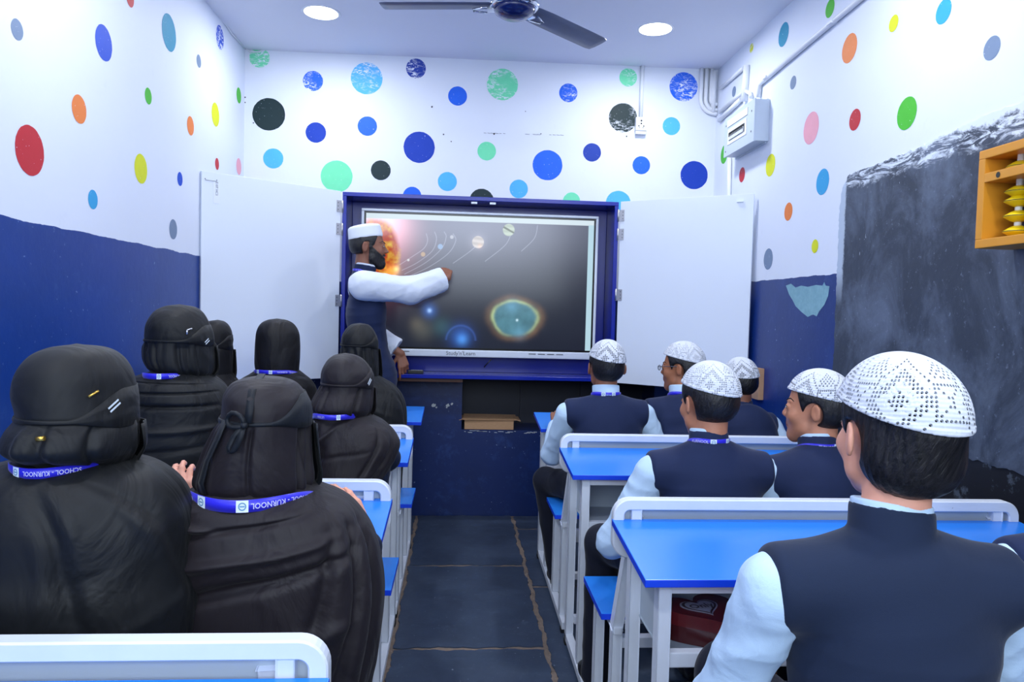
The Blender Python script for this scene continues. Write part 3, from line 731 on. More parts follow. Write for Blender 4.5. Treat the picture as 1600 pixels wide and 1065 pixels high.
# ------------------------------------------------------------------ school benches
M_TUBE = NT('white_tube_paint'); _t = M_TUBE
_c = _t.mix(_t.noise(8, 4), lin((206, 214, 228)), lin((230, 235, 245)))
_c = _t.mix(_t.step(_t.noise(34, 6, rough=.7), .715, .73), _c, lin((96, 78, 74)))
M_TUBE = _t.done(_c, .32)
M_RUST = plain('rust_chip', (120, 82, 66), .8, nscale=60, amt=.2)
M_TOP = plain('blue_laminate', (40, 132, 236), .26, nscale=4, amt=.03, spec=.6)
M_EDGE = plain('blue_edge_band', (6, 66, 226), .35, amt=.02)
M_PANEL = plain('pale_grey_sheet', (176, 188, 200), .5, nscale=6, amt=.03)
M_RUB = plain('rubber_foot', (16, 18, 22), .8)
def bench(x0, y0, label, group, BW=1.10, ov=.03, zdrop=0.):
    """x0 = left side, y0 = backrest plane; the unit faces +y"""
    x1 = x0+BW; t = thing('school_bench', label, 'school bench', group, loc=((x0+x1)/2, y0+.5, 0))
    P = lambda o: reparent(o, t)
    w = .030
    # desktop, gently sloped
    dy0, dy1 = y0+.655, y0+1.012; zn, zf = .757, .790
    mb = MB(); xa, xb = x0-ov, x1+ov; th = .018
    top = [(xa, dy0, zn), (xb, dy0, zn), (xb, dy1, zf), (xa, dy1, zf)]; bot = [(x, y, z-th) for x, y, z in top]
    mb.quad(top, 0); mb.quad(bot[::-1], 1)
    for k in range(4): mb.quad([top[k], bot[k], bot[(k+1) % 4], top[(k+1) % 4]], 1)
    bmesh.ops.remove_doubles(mb.bm, verts=mb.bm.verts, dist=1e-5)
    P(mb.build('desktop', [M_TOP, M_EDGE], bevel=.002))
    # seat
    mb = MB(); mb.box((xa+.01, y0+.135, .452), (xb-.01, y0+.435, .470), 0, .002)
    for f in mb.bm.faces: f.material_index = 0 if f.normal.z > .9 else 1
    P(mb.build('seat', [M_TOP, M_EDGE]))
    # shelf and modesty panel
    mb = MB(); mb.box((x0+.03, dy0+.05, .558), (x1-.03, dy1-.06, .563), 0); mb.box((x0+.03, dy1-.065, .558), (x1-.03, dy1-.060, .765), 0)
    for xx in (x0+.032, x1-.035): mb.prism([(xx, dy0+.05, .563), (xx, dy1-.06, .563), (xx, dy1-.06, .75), (xx, dy0+.20, .74)], (.003, 0, 0))
    P(mb.build('shelf', M_PANEL))
    # two side frames
    for s, xs in ((1, x0+.018), (-1, x1-.018)):
        mb = MB(); xi = xs+s*.01
        mb.bar((xs, dy1-.065, .02), (xs, dy1-.065, .762), w, w, upv=(0, 1, 0), bev=.003)
        mb.bar((xs+s*.004, dy0+.045, .05), (xs+s*.004, dy0+.045, .738), w, w, upv=(0, 1, 0), bev=.003)
        mb.bar((xs, y0+.02, .035), (xs, dy1-.05, .035), w, w, bev=.003)
        mb.bar((xs, y0+.115, .05), (xs, y0+.115, .45), w, w, upv=(0, 1, 0), bev=.003)
        mb.bar((xs+s*.002, y0+.37, .05), (xs+s*.002, y0+.37, .45), w, w, upv=(0, 1, 0), bev=.003)
        mb.bar((xs, y0+.115, .44), (xs+s*.02, y0+.012, .80), w, w, upv=(0, 1, 0), bev=.003)
        mb.bar((xs, y0+.09, .438), (xs, y0+.40, .438), w*.8, .02, bev=.002)
        mb.bar((xs, dy0+.03, .736-.004), (xs, dy1-.05, .764-.004), w*.8, .018, bev=.002)
        sf = P(mb.build('side_frame', [M_TUBE]))
        for yy in (y0+.04, dy1-.065):
            m2 = MB(); m2.box((xs-.018, yy-.018, .0045), (xs+.018, yy+.018, .022), 0, .003)
            ft_ = m2.build('foot', M_RUB); ft_.parent = sf
    # backrest loop
    zt_, zb = .845-zdrop, .700-zdrop; r = .030
    loop = []
    xl, xr = xa+.018, xb-.018
    for cx_, cz_, a0 in ((xl+r, zt_-.015-r, 180), (xr-r, zt_-.015-r, 90), (xr-r, zb+r, 0), (xl+r, zb+r, 270)):
        for k in range(9):
            a = math.radians(a0-k*11.25); loop.append((cx_+r*math.cos(a), y0, cz_+r*math.sin(a)))
    mb = MB(); n = len(loop)
    rings = []
    for i in range(n):
        p = Vector(loop[i]); pn = Vector(loop[(i+1) % n]); pp_ = Vector(loop[i-1]); d = (pn-pp_).normalized(); o_ = Vector((d.z, 0, -d.x))
        if o_.dot(p-Vector(((xl+xr)/2, y0, (zt_+zb)/2))) < 0: o_ = -o_
        hw, hd = .015, .016
        rings.append([mb.bm.verts.new(p+o_*a*hw+Vector((0, b*hd, 0))) for a, b in ((1, .8), (1, -.8), (.8, -1), (-.8, -1), (-1, -.8), (-1, .8), (-.8, 1), (.8, 1))])
    for i in range(n):
        a, b_ = rings[i], rings[(i+1) % n]
        for k in range(8): mb.bm.faces.new((a[k], a[(k+1) % 8], b_[(k+1) % 8], b_[k]))
    for xx in (xa+.066, xb-.066): mb.bar((xx, y0+.002, zb-.22), (xx, y0+.002, zt_-.02), .028, .028, upv=(0, 1, 0), bev=.003)
    for f in mb.bm.faces: f.smooth = False
    P(mb.build('backrest_frame', [M_TUBE, M_RUST]))
    mb = MB(); mb.box((xa+.02, y0+.006, zb+.01), (xb-.02, y0+.010, zt_-.03)); P(mb.build('backrest_panel', M_PANEL))
    # foot rail and stretchers
    mb = MB(); mb.bar((x0+.03, dy1-.10, .12), (x1-.03, dy1-.10, .12), w, w, bev=.003); mb.bar((x0+.03, y0+.115, .40), (x1-.03, y0+.115, .40), w, w, bev=.003)
    mb.bar((x0+.03, dy0+.045, .560), (x1-.03, dy0+.045, .560), .026, .034, bev=.003); mb.bar((x0+.03, dy0+.045, .722), (x1-.03, dy0+.045, .722), .02, .02, bev=.002)
    mb.bar((x0+.03, y0+.37, .12), (x1-.03, y0+.37, .12), w, w, bev=.003)
    P(mb.build('stretcher', M_TUBE))
    return t
XBR, XBL = .455, -.234-1.055
BR = {k: bench(XBR, y, lab, 'school benches on the right', 1.09, .032, .016 if k == 3 else 0.) for k, y, lab in
      ((1, 2.930, 'white framed bench with blue desktop on the right, nearest the cabinet'),
       (2, 1.912, 'white framed bench with blue desktop on the right, middle row behind the front bench'),
       (3, .894, 'nearest white framed bench on the right, blue desktop with a tin on the shelf below'))}
BL = {k: bench(XBL, y, lab, 'school benches on the left', 1.055, .056) for k, y, lab in
      ((1, 3.090, 'white framed bench with blue desktop on the left, nearest the cabinet'),
       (2, 2.095, 'white framed bench with blue desktop on the left, second from the cabinet'),
       (3, 1.090, 'white framed bench on the left whose chipped backrest crosses the bottom corner'),
       (4, .062, 'empty bench at the left bottom edge with only its blue desktop edge showing'))}
# heart shaped tin on the shelf
M_TIN = plain('dark_red_tin', (84, 26, 30), .25, amt=.1, coat=.5); M_TINL = plain('tin_silver_print', (168, 168, 190), .35, amt=.05); M_TIND = plain('tin_dark_print', (48, 22, 34), .4); M_TINR = plain('tin_red_print', (104, 24, 30), .25)
def heart(s, n=48):
    pts = []
    for k in range(n):
        t = 2*PI*k/n; pts.append((s*16*math.sin(t)**3/17, s*(13*math.cos(t)-5*math.cos(2*t)-2*math.cos(3*t)-math.cos(4*t))/17))
    return pts
tc0 = Vector((.605, 1.70, .5635)); rot = Matrix.Rotation(math.radians(14), 3, 'Z')
tin = thing('chocolate_tin', 'heart shaped dark red tin on the shelf under the right nearest desktop', 'tin', loc=tc0)
def hp(s, z, off=(0, 0)): return [tc0+rot @ Vector((x+off[0], y+off[1], 0))+Vector((0, 0, z)) for x, y in heart(s)]
mb = MB(); mb.prism(hp(.098, 0), (0, 0, .045), 0); reparent(mb.build('base', M_TIN, bevel=.004), tin)
mb = MB(); mb.prism(hp(.102, .040), (0, 0, .030), 0); reparent(mb.build('lid', M_TINR, bevel=.005), tin)
mb = MB(); mb.prism(hp(.052, .0702), (0, 0, .001), 0); mb.prism(hp(.047, .0712), (0, 0, .0006), 1); mb.prism(hp(.040, .0718), (0, 0, .0006), 0)
reparent(mb.build('printed_heart', [M_TINL, M_TIND]), tin)
o_ = place_text('lettering', 'Only', .032, tc0+Vector((0, 0, .0728)), rot @ Vector((1, 0, 0)), rot @ Vector((0, 1, 0)), M_TIND, None, .0006); reparent(o_, tin)

# ------------------------------------------------------------------ smooth organic surfaces (signed distance fields meshed with surface nets)
f32 = np.float32
def A(*v): return np.array(v[0] if len(v) == 1 else v, dtype=f32)
def unit(v): v = np.asarray(v, float); return v/np.linalg.norm(v)
def cap(p, a, b, r1, r2=None):
    r2 = r1 if r2 is None else r2
    a = A(a); b = A(b); ba = b-a; pa = p-a
    h = np.clip((pa@ba)/max(float(ba@ba), 1e-9), 0, 1)
    return np.sqrt(((pa-h[:, None]*ba)**2).sum(1))-(r1+(r2-r1)*h)
def ell(p, c, r, R=None):
    q = p-A(c)
    if R is not None: q = q@A(R)       # columns of R = axes of the ellipsoid
    r = A(r); k0 = np.sqrt(((q/r)**2).sum(1)); k1 = np.sqrt(((q/(r*r))**2).sum(1))+1e-9
    return k0*(k0-1)/k1
def smin(a, b, k):
    h = np.clip(.5+.5*(b-a)/k, 0, 1); return b*(1-h)+a*h-k*h*(1-h)
def smax(a, b, k): return -smin(-a, -b, k)
def near(p, c, rad, fn, base, k):
    """smooth-union fn into base, evaluated only near c"""
    m = ((p-A(c))**2).sum(1) < rad*rad
    out = base.copy()
    if m.any(): out[m] = smin(base[m], fn(p[m]), k)
    return out
def sdf_mesh(name, fn, lo, hi, h, mat, parent=None, disp=None, facemat=None, attrs=None, iters=1):
    lo = np.array(lo, float); hi = np.array(hi, float); B = 6
    nb = np.maximum(np.ceil((hi-lo)/(B*h)).astype(int), 1); n = nb*B
    cen = [lo[i]+(np.arange(nb[i])+.5)*B*h for i in range(3)]
    G = np.stack(np.meshgrid(*cen, indexing='ij'), -1).reshape(-1, 3).astype(f32)
    d = fn(G); act = np.abs(d) < B*h*1.45
    val = np.repeat(np.repeat(np.repeat(np.where(d < 0, -1, 1).astype(f32).reshape(nb), B, 0), B, 1), B, 2)
    ai = np.argwhere(act.reshape(nb))
    off = np.stack(np.meshgrid(*[np.arange(B)]*3, indexing='ij'), -1).reshape(-1, 3)
    ids = (ai[:, None, :]*B+off[None]).reshape(-1, 3)
    pts = (lo+ids*h).astype(f32)
    out = np.empty(len(pts), f32)
    for s in range(0, len(pts), 400000): out[s:s+400000] = fn(pts[s:s+400000])
    val[ids[:, 0], ids[:, 1], ids[:, 2]] = out
    val[0] = 1; val[-1] = 1; val[:, 0] = 1; val[:, -1] = 1; val[:, :, 0] = 1; val[:, :, -1] = 1
    sg = val < 0
    c8 = [sg[i:n[0]-1+i, j:n[1]-1+j, k:n[2]-1+k] for i in (0, 1) for j in (0, 1) for k in (0, 1)]
    anyb = c8[0].copy(); allb = c8[0].copy()
    for c in c8[1:]: anyb |= c; allb &= c
    cells = np.argwhere(anyb & ~allb)
    if not len(cells): return None
    cv = np.stack([val[cells[:, 0]+i, cells[:, 1]+j, cells[:, 2]+k] for i in (0, 1) for j in (0, 1) for k in (0, 1)], 1)
    co = np.array([(i, j, k) for i in (0, 1) for j in (0, 1) for k in (0, 1)], float)
    acc = np.zeros((len(cells), 3)); cnt = np.zeros(len(cells))
    for a in range(8):
        for b in range(a+1, 8):
            if np.abs(co[a]-co[b]).sum() != 1: continue
            m = (cv[:, a] < 0) != (cv[:, b] < 0)
            t = cv[m, a]/(cv[m, a]-cv[m, b])
            acc[m] += co[a]+(co[b]-co[a])*t[:, None]; cnt[m] += 1
    V = lo+(cells+acc/cnt[:, None])*h
    im = np.full(tuple(n), -1, np.int32); im[cells[:, 0], cells[:, 1], cells[:, 2]] = np.arange(len(cells))
    quads = []
    for ax in range(3):
        e = [0, 0, 0]; e[ax] = 1
        s0 = sg[:n[0]-e[0], :n[1]-e[1], :n[2]-e[2]]; s1 = sg[e[0]:, e[1]:, e[2]:]
        E = np.argwhere(s0 != s1); fl = s0[E[:, 0], E[:, 1], E[:, 2]]
        b, c = [(1, 2), (2, 0), (0, 1)][ax]
        db = np.zeros(3, int); db[b] = 1; dc = np.zeros(3, int); dc[c] = 1
        q = [E-db-dc, E-dc, E, E-db]
        q = np.stack([im[x[:, 0], x[:, 1], x[:, 2]] for x in q], 1)
        ok = (q >= 0).all(1); q = q[ok]; fl = fl[ok]
        q[~fl] = q[~fl][:, ::-1]; quads.append(q)
    Q = np.concatenate(quads)
    for _ in range(iters):        # relax and project back onto the surface
        s = np.zeros_like(V); ct = np.zeros(len(V))
        for k in range(4):
            np.add.at(s, Q[:, k], V[Q[:, (k+1) % 4]]); np.add.at(ct, Q[:, k], 1)
        V = .5*V+.5*s/np.maximum(ct, 1)[:, None]
    if disp is not None:
        N = vnormals(V, Q); V = V+N*disp(V, N)[:, None]
    return raw_mesh(name, V, Q, mat, parent, facemat, attrs)
def vnormals(V, Q):
    n = np.cross(V[Q[:, 2]]-V[Q[:, 0]], V[Q[:, 3]]-V[Q[:, 1]]); N = np.zeros_like(V)
    for k in range(4): np.add.at(N, Q[:, k], n)
    return N/(np.linalg.norm(N, axis=1)[:, None]+1e-12)
def raw_mesh(name, V, Q, mat, parent=None, facemat=None, attrs=None):
    me = bpy.data.meshes.new(name); me.vertices.add(len(V)); me.vertices.foreach_set('co', np.asarray(V, f32).ravel())
    me.loops.add(Q.size); me.polygons.add(len(Q)); me.loops.foreach_set('vertex_index', Q.astype(np.int32).ravel())
    me.polygons.foreach_set('loop_start', np.arange(len(Q), dtype=np.int32)*4)
    if facemat is not None: me.polygons.foreach_set('material_index', facemat(V[Q].mean(1)).astype(np.int32))
    me.update()
    if attrs:
        for k, fn_ in attrs.items():
            at = me.attributes.new(k, 'FLOAT_VECTOR', 'POINT'); at.data.foreach_set('vector', np.asarray(fn_(V), f32).ravel())
    o = link(name, me, mat, parent, True)
    return o
def bounds(pts, pad): P = np.array(pts); return P.min(0)-pad, P.max(0)+pad
def ripple(seed, freq, amp, n=7, aniso=(1, 1, 1), ridge=False):
    r = np.random.RandomState(seed); K = r.normal(size=(n, 3))*np.array(aniso)*freq; ph = r.rand(n)*6.28; w = r.rand(n)+.4; w /= w.sum()
    def f(V, N=None):
        s = np.sin(V@K.T+ph+1.3*np.sin(V@K[::-1].T*.6+ph))
        if ridge: s = 1-2*np.abs(s)
        return amp*(s@w)
    return f
def frame(yaw, pitch=0, roll=0):
    """head axes: columns right, forward, up. yaw>0 turns left, pitch>0 looks up, roll>0 tilts to the right shoulder"""
    M = Matrix.Rotation(yaw, 3, 'Z') @ Matrix.Rotation(pitch, 3, 'X') @ Matrix.Rotation(roll, 3, 'Y')
    return np.array(M)
def head_local(q, kid=0.):
    """head in its own frame, adult metres: x right, y forward, z up; origin midway between the ears"""
    d = ell(q, (0, -.014, .034), (.074, .094, .090))
    d = smin(d, ell(q, (0, .030, -.030), (.060, .062, .078)), .03)
    d = smin(d, cap(q, (-.040, .022, -.066), (0, .066, -.094), .022, .019), .025); d = smin(d, cap(q, (.040, .022, -.066), (0, .066, -.094), .022, .019), .025)
    ax = np.abs(q[:, 0]); qm = np.stack([ax, q[:, 1], q[:, 2]], 1)
    d = smin(d, ell(qm, (.040, .058, -.026), (.022, .022, .020)), .02)          # cheeks
    d = smax(d, -ell(qm, (.031, .100, .008), (.017, .014, .011)), .012)         # sockets
    d = smin(d, ell(qm, (.031, .079, .006), (.0135, .0125, .0115)), .004)       # eyeballs under lids
    d = smin(d, cap(qm, (.012, .087, .024), (.045, .074, .026), .006-.002*kid, .004-.001*kid), .010)  # brow
    d = smin(d, cap(q, (0, .084, .012), (0, .107-.006*kid, -.022), .006, .0092-.001*kid), .010)   # nose
    d = smin(d, ell(qm, (.011-.002*kid, .098-.005*kid, -.026), (.008, .009, .007)), .006)
    d = smin(d, cap(q, (-.016, .086, -.050), (.016, .086, -.050), .0058), .007); d = smin(d, cap(q, (-.014, .086, -.060), (.014, .086, -.060), .0065), .006)
    d = smax(d, -cap(q, (-.020, .096, -.0545), (.020, .096, -.0545), .0022), .003)
    # ears
    c, s = math.cos(.42), math.sin(.42); ex = qm[:, 0]-.078; ey = qm[:, 1]+.008; u = ex*c+ey*s; w = -ex*s+ey*c; e = np.stack([u, w, qm[:, 2]+.006], 1)
    # ear plate standing off the skull
    er = ell(e, (.006, -.010, 0), (.0065, .019, .031)); er = smax(er, -ell(e, (.014, -.008, .004), (.006, .011, .019)), .004)
    d = smin(d, er, .006)
    return d
def ik(a, b, L1, L2, pole):
    a = np.array(a, float); b = np.array(b, float); d = b-a; D = np.linalg.norm(d)
    if D > (L1+L2)*.995: b = a+d/D*(L1+L2)*.995; d = b-a; D = np.linalg.norm(d)
    x = (L1*L1-L2*L2+D*D)/(2*D); h = math.sqrt(max(L1*L1-x*x, 0)); u = d/D
    p = np.array(pole, float); p = p-u*(p@u); p /= np.linalg.norm(p)
    return a+u*x+p*h, b
def hand_prims(w, f, n, side, s, curl=(.35, .4, .45, .5), thumb=.5, spread=.10):
    """capsules of a hand: w wrist, f finger direction, n back-of-hand normal, side=+1 thumb towards f x n"""
    f = unit(f); n = unit(np.array(n)-f*(np.array(n)@f)); t = np.cross(f, n)*side; w = np.array(w, float); P = []
    for k, (o, L) in enumerate(((.026, .080), (.009, .084), (-.009, .080), (-.026, .073))):
        P.append((w+t*o*.45*s, w+(f*L+t*o)*s, .0125*s, .0105*s))
        a = w+(f*L+t*o)*s; dr = unit(f+t*(o/.026)*spread); cur = curl[k]
        ln = ((.040, .024, .019), (.045, .028, .020), (.041, .026, .019), (.032, .020, .017))[k]; r = .0088 if k < 3 else .0075; ang = 0
        for j, l in enumerate(ln):
            ang += cur*(1.0 if j else .8); dd = dr*math.cos(ang)-n*math.sin(ang); b = a+dd*l*s
            P.append((a, b, (r-.0007*j)*s, (r-.0007*(j+1))*s)); a = b
    a = w+(f*.018+t*.022)*s; d1 = unit(f*.65+t*.65-n*.35*thumb*2); b = a+d1*.042*s; P.append((w+t*.008*s, a, .014*s, .013*s)); P.append((a, b, .013*s, .0105*s))
    d2 = unit(f*.95+t*.15-n*.5*thumb*2); c = b+d2*.030*s; P.append((b, c, .0105*s, .009*s)); d3 = unit(f-t*.1-n*.5*thumb*2); P.append((c, c+d3*.022*s, .009*s, .0078*s))
    return P
def pose(headc, hips, s=.9, hs=.94, yaw=0, pitch=0, roll=0, tyaw=0, wl=None, wr=None, pl=(-.6, -.2, -1), pr=(.6, -.2, -1), feet=None, knees=None, shw=.165, lean=0, handl={}, handr={}, neckd=.150, shd=.076, nboff=(0, 0, 0)):
    J = dict(s=s, hs=hs, head=np.array(headc, float), R=frame(yaw, pitch, roll), hips=np.array(hips, float))
    T = frame(tyaw); J['T'] = T; rt, fw, up = T[:, 0], T[:, 1], T[:, 2]
    nb = J['head']+np.array([0, 0, -neckd*s])-.030*s*fw; J['nb'] = nb
    nb = nb+np.array(nboff); J['nb'] = nb
    J['ch'] = nb*.62+J['hips']*.38+.006*fw; J['ab'] = nb*.25+J['hips']*.75
    J['sl'] = nb-rt*shw*s-up*shd*s; J['sr'] = nb+rt*shw*s-up*shd*s
    for k, sg, wt, po in (('l', -1, wl, pl), ('r', 1, wr, pr)):
        sh = J['s'+k]; wt = sh+np.array([sg*.02, .28*s, -.14]) if wt is None else np.array(wt, float)
        J['e'+k], J['w'+k] = ik(sh, wt, .275*s, .245*s, po)
    J['hl'] = J['hips']-rt*.085*s; J['hr'] = J['hips']+rt*.085*s
    feet = feet or (None, None); knees = knees or (None, None)
    for k, sg, ft, kn in (('l', -1, feet[0], knees[0]), ('r', 1, feet[1], knees[1])):
        h = J['h'+k]; J['k'+k] = np.array(kn, float) if kn is not None else h+rt*sg*.05*s+fw*.38*s+up*.0
        J['a'+k] = np.array(ft, float) if ft is not None else J['k'+k]*np.array([1, 1, 0])+np.array([0, -.02, .085])
    J['handl'] = handl; J['handr'] = handr
    return J
def hand_of(J, k):
    h = J['hand'+k]; f = J['w'+k]-J['e'+k]; n = h.get('n', (0, 0, 1)); sd = 1 if k == 'l' else -1
    # thumb points inwards (right for the left hand) with the palm facing away from n
    fdir = h.get('f', f); return hand_prims(J['w'+k], fdir, n, h.get('side', sd), J['s']*h.get('scale', 1.), h.get('curl', (.35, .4, .45, .5)), h.get('thumb', .5))
def body_fn(J):
    s, hs = J['s'], J['hs']; T = J['T']; R = J['R']; hd = J['head']
    hands = [(J['w'+k], hand_of(J, k)) for k in 'lr']
    def fn(p):
        d = torso(p, J, 0)
        d = smin(d, cap(p, J['nb'], hd+R[:, 1]*(-.022*hs)-R[:, 2]*.055*hs, .053*s, .050*hs), .03)
        for k in 'lr':
            d = near(p, J['e'+k], .45*s, lambda q: smin(cap(q, J['s'+k], J['e'+k], .046*s, .036*s), cap(q, J['e'+k], J['w'+k], .037*s, .024*s), .015), d, .02)
            d = near(p, J['k'+k], .62*s, lambda q: smin(cap(q, J['h'+k], J['k'+k], .080*s, .056*s), cap(q, J['k'+k], J['a'+k], .054*s, .036*s), .02), d, .03)
            ft = J['a'+k]+T[:, 1]*.13*s-T[:, 2]*.045; d = near(p, J['a'+k], .3, lambda q: cap(q, J['a'+k]-T[:, 2]*.03, ft, .032*s, .026*s), d, .02)
        for w, P in hands:
            def hf(q):
                o = np.full(len(q), 9, f32)
                for a, b, r1, r2 in P: o = smin(o, cap(q, a, b, r1, r2), .004)
                return o
            d = near(p, w, .26*s, hf, d, .008)
        d = near(p, hd, .26*hs, lambda q: head_local(((q-A(hd))@A(R))/hs, J.get('kid', 1.))*hs, d, .012)
        return d
    return fn
def torso(p, J, o, sh=1.0):
    s = J['s']; T = J['T']; nb, ch, ab, hp = J['nb'], J['ch'], J['ab'], J['hips']
    d = ell(p, ch, (.150*s+o, .100*s+o, .175*s+o), T)
    d = smin(d, ell(p, ab, (.135*s+o, .098*s+o, .15*s+o), T), .06)
    d = smin(d, ell(p, hp, (.165*s+o, .125*s+o, .115*s+o), T), .06)
    a = J['sl']*sh+J['nb']*(1-sh); b = J['sr']*sh+J['nb']*(1-sh)
    m = (a+b)/2
    d = smin(d, cap(p, m, a, .058*s+o, .046*s+o), .03); d = smin(d, cap(p, m, b, .058*s+o, .046*s+o), .03)
    nl = nb-T[:, 2]*.044*s; d = smin(d, cap(p, nl, a, .046*s+o, .038*s+o), .035); d = smin(d, cap(p, nl, b, .046*s+o, .038*s+o), .035)
    return d

# ------------------------------------------------------------------ materials of the people
def skin_mat(name, c, c2):
    t = NT(name); col = t.mix(t.noise(30, 4), lin(c2), lin(c)); t.b.inputs['Subsurface Weight'].default_value = .12; t.b.inputs['Subsurface Radius'].default_value = (.01, .004, .002)
    t.b.inputs['Subsurface Scale'].default_value = .6
    t.bump(t.noise(220, 3), .06, .001); return t.done(col, .5, spec=.4)
SK_LIGHT = skin_mat('skin_fair', (232, 172, 150), (214, 148, 124)); SK_MID = skin_mat('skin_tan', (196, 138, 110), (172, 112, 86)); SK_DARK = skin_mat('skin_brown', (148, 98, 78), (122, 78, 60))
SK_BRN = skin_mat('skin_warm_brown', (170, 112, 82), (142, 88, 62))
M_LIP = plain('lips', (150, 86, 80), .5); M_BROW = plain('eyebrow_hair', (22, 16, 16), .8); M_EYEW = plain('eye_white', (225, 222, 220), .3, amt=.01); M_IRIS = plain('dark_iris', (28, 16, 12), .2)
def hair_mat(name, c=(12, 12, 15)):
    t = NT(name); a = t.node('ShaderNodeAttribute'); a.attribute_name = 'hl'
    x = t.xyz(a.outputs['Vector']); ph = t.math('ARCTAN2', x[0], x[1]); cb = t.node('ShaderNodeCombineXYZ')
    t.setin(cb, 0, t.math('ADD', t.math('MULTIPLY', x[0], 130.), t.math('MULTIPLY', x[2], -60.))); t.setin(cb, 1, t.math('MULTIPLY', x[1], 130.)); t.setin(cb, 2, t.math('MULTIPLY', x[2], 14.))
    n = t.noise(1.0, 5, vec=cb.outputs[0], rough=.6, dist=.4)
    t.bump(n, .7, .004); col = t.mix(t.step(n, .35, .75), lin((5, 5, 8)), lin((34, 32, 38)))
    return t.done(col, .42, spec=.45)
M_HAIR = hair_mat('black_hair')
def fabric(name, c, rough=.85, bump=.25, sheen=.15, wr=0., wscale=7., weave=900):
    t = NT(name); c1 = lin(c); col = t.mix(t.noise(6, 5), tuple(x*.85 for x in c1[:3])+(1,), c1)
    h = t.noise(weave, 2)
    if wr: h = t.math('ADD', t.math('MULTIPLY', h, .05), t.math('MULTIPLY', t.noise(wscale, 6, rough=.5, dist=.9), wr))
    t.bump(h, bump, .01 if wr else .0008); return t.done(col, rough, spec=.25, sheen=sheen)
M_VEST = fabric('navy_vest_cloth', (29, 41, 76), .8, .35, .12, wr=1., wscale=6)
M_VEST2 = fabric('navy_wool_cloth', (29, 41, 66), .85, .35, .12, wr=1., wscale=5)
M_SHIRT = fabric('pale_blue_shirt', (196, 222, 250), .8, .5, .0, wr=1., wscale=11)
M_KURTA = fabric('white_tunic_cloth', (226, 234, 250), .8, .5, .0, wr=1., wscale=10)
M_TROU = fabric('dark_trousers', (20, 24, 40), .85, .4, .1, wr=1., wscale=9)
M_SHOE = plain('black_leather', (14, 13, 14), .35)
M_WCAP = fabric('white_cotton_cap', (232, 238, 248), .8, .3, .0, wr=.5, wscale=14)
def crochet(name, holes=1.0, N=115., M_=.0060, r=.33, seed=0.):
    """white crochet: rows of small real openings in diamond motifs"""
    t = NT(name); a = t.node('ShaderNodeAttribute'); a.attribute_name = 'hl'; x = t.xyz(a.outputs['Vector'])
    ph = t.math('ARCTAN2', x[0], x[1]); rad = t.math('SQRT', t.math('ADD', t.math('MULTIPLY', x[0], x[0]), t.math('MULTIPLY', x[1], x[1])))
    el_ = t.math('ARCTAN2', rad, t.math('ADD', x[2], .06))        # 0 at the crown
    u = t.math('MULTIPLY', t.math('ADD', ph, PI+seed), N/(2*PI)); v = t.math('MULTIPLY', el_, .165/M_)
    iu = t.math('FLOOR', u); iv = t.math('FLOOR', v); fu = t.math('SUBTRACT', t.math('FRACT', u), .5); fv = t.math('SUBTRACT', t.math('FRACT', v), .5)
    dist = t.math('ADD', t.math('MULTIPLY', fu, fu), t.math('MULTIPLY', fv, fv)); hole = t.math('LESS_THAN', dist, r*r)
    per = 23.
    mu = t.math('ABSOLUTE', t.math('SUBTRACT', t.math('MODULO', iu, per), 11.)); mv = t.math('ABSOLUTE', t.math('SUBTRACT', iv, 18.))
    dsum = t.math('ADD', mu, mv)
    mo = t.math('MODULO', dsum, 6.)
    m1 = t.math('LESS_THAN', mo, 2.5); m1 = t.math('MULTIPLY', m1, t.math('LESS_THAN', dsum, 12.5))
    # second motif between the diamonds: open squares
    mu2 = t.math('ABSOLUTE', t.math('SUBTRACT', t.math('MODULO', t.math('ADD', iu, 12.), per), 11.)); mx = t.math('MAXIMUM', mu2, mv)
    m2 = t.math('ADD', t.math('COMPARE', mx, 4., .3), t.math('COMPARE', mx, 0., .3))
    # triangles of dots towards the crown and a dotted row over the brim
    m3 = t.math('MULTIPLY', t.math('LESS_THAN', mu2, t.math('SUBTRACT', iv, 5.)), t.math('MULTIPLY', t.math('LESS_THAN', iv, 12.5), t.math('LESS_THAN', mu2, 4.5)))
    m3 = t.math('MULTIPLY', m3, t.math('LESS_THAN', t.math('MODULO', t.math('ADD', iu, iv), 2.), .5))
    m4 = t.math('COMPARE', iv, 28., .3); m5 = t.math('COMPARE', iv, 26., .3); m5 = t.math('MULTIPLY', m5, t.math('LESS_THAN', t.math('MODULO', iu, 4.), 1.5))
    mk = t.math('MINIMUM', t.math('ADD', t.math('ADD', m1, m2), t.math('ADD', m3, t.math('ADD', m4, m5))), 1.)
    up_ = t.math('GREATER_THAN', iv, 5.)
    hole = t.math('MULTIPLY', t.math('MULTIPLY', hole, mk), up_)
    # yarn relief
    yarn = t.math('ADD', t.math('MULTIPLY', t.math('COSINE', t.math('MULTIPLY', u, 2*PI)), .35), t.math('COSINE', t.math('MULTIPLY', v, 2*PI)))
    hgt = t.math('SUBTRACT', t.math('MULTIPLY', yarn, -.5), t.math('MULTIPLY', hole, 1.5)); t.bump(hgt, .35, .0012)
    tr = t.node('ShaderNodeBsdfTransparent'); mxs = t.node('ShaderNodeMixShader'); out = t.n['Material Output']
    t.setin(mxs, 0, hole); t.l.new(t.b.outputs[0], mxs.inputs[1]); t.l.new(tr.outputs[0], mxs.inputs[2]); t.l.new(mxs.outputs[0], out.inputs[0])
    return t.done(lin((208, 213, 225)), .85, spec=.2)
M_CROCHET = crochet('white_crochet')
M_CROCHET2 = crochet('white_crochet_fine', r=.42, seed=.4, N=92, M_=.0068)
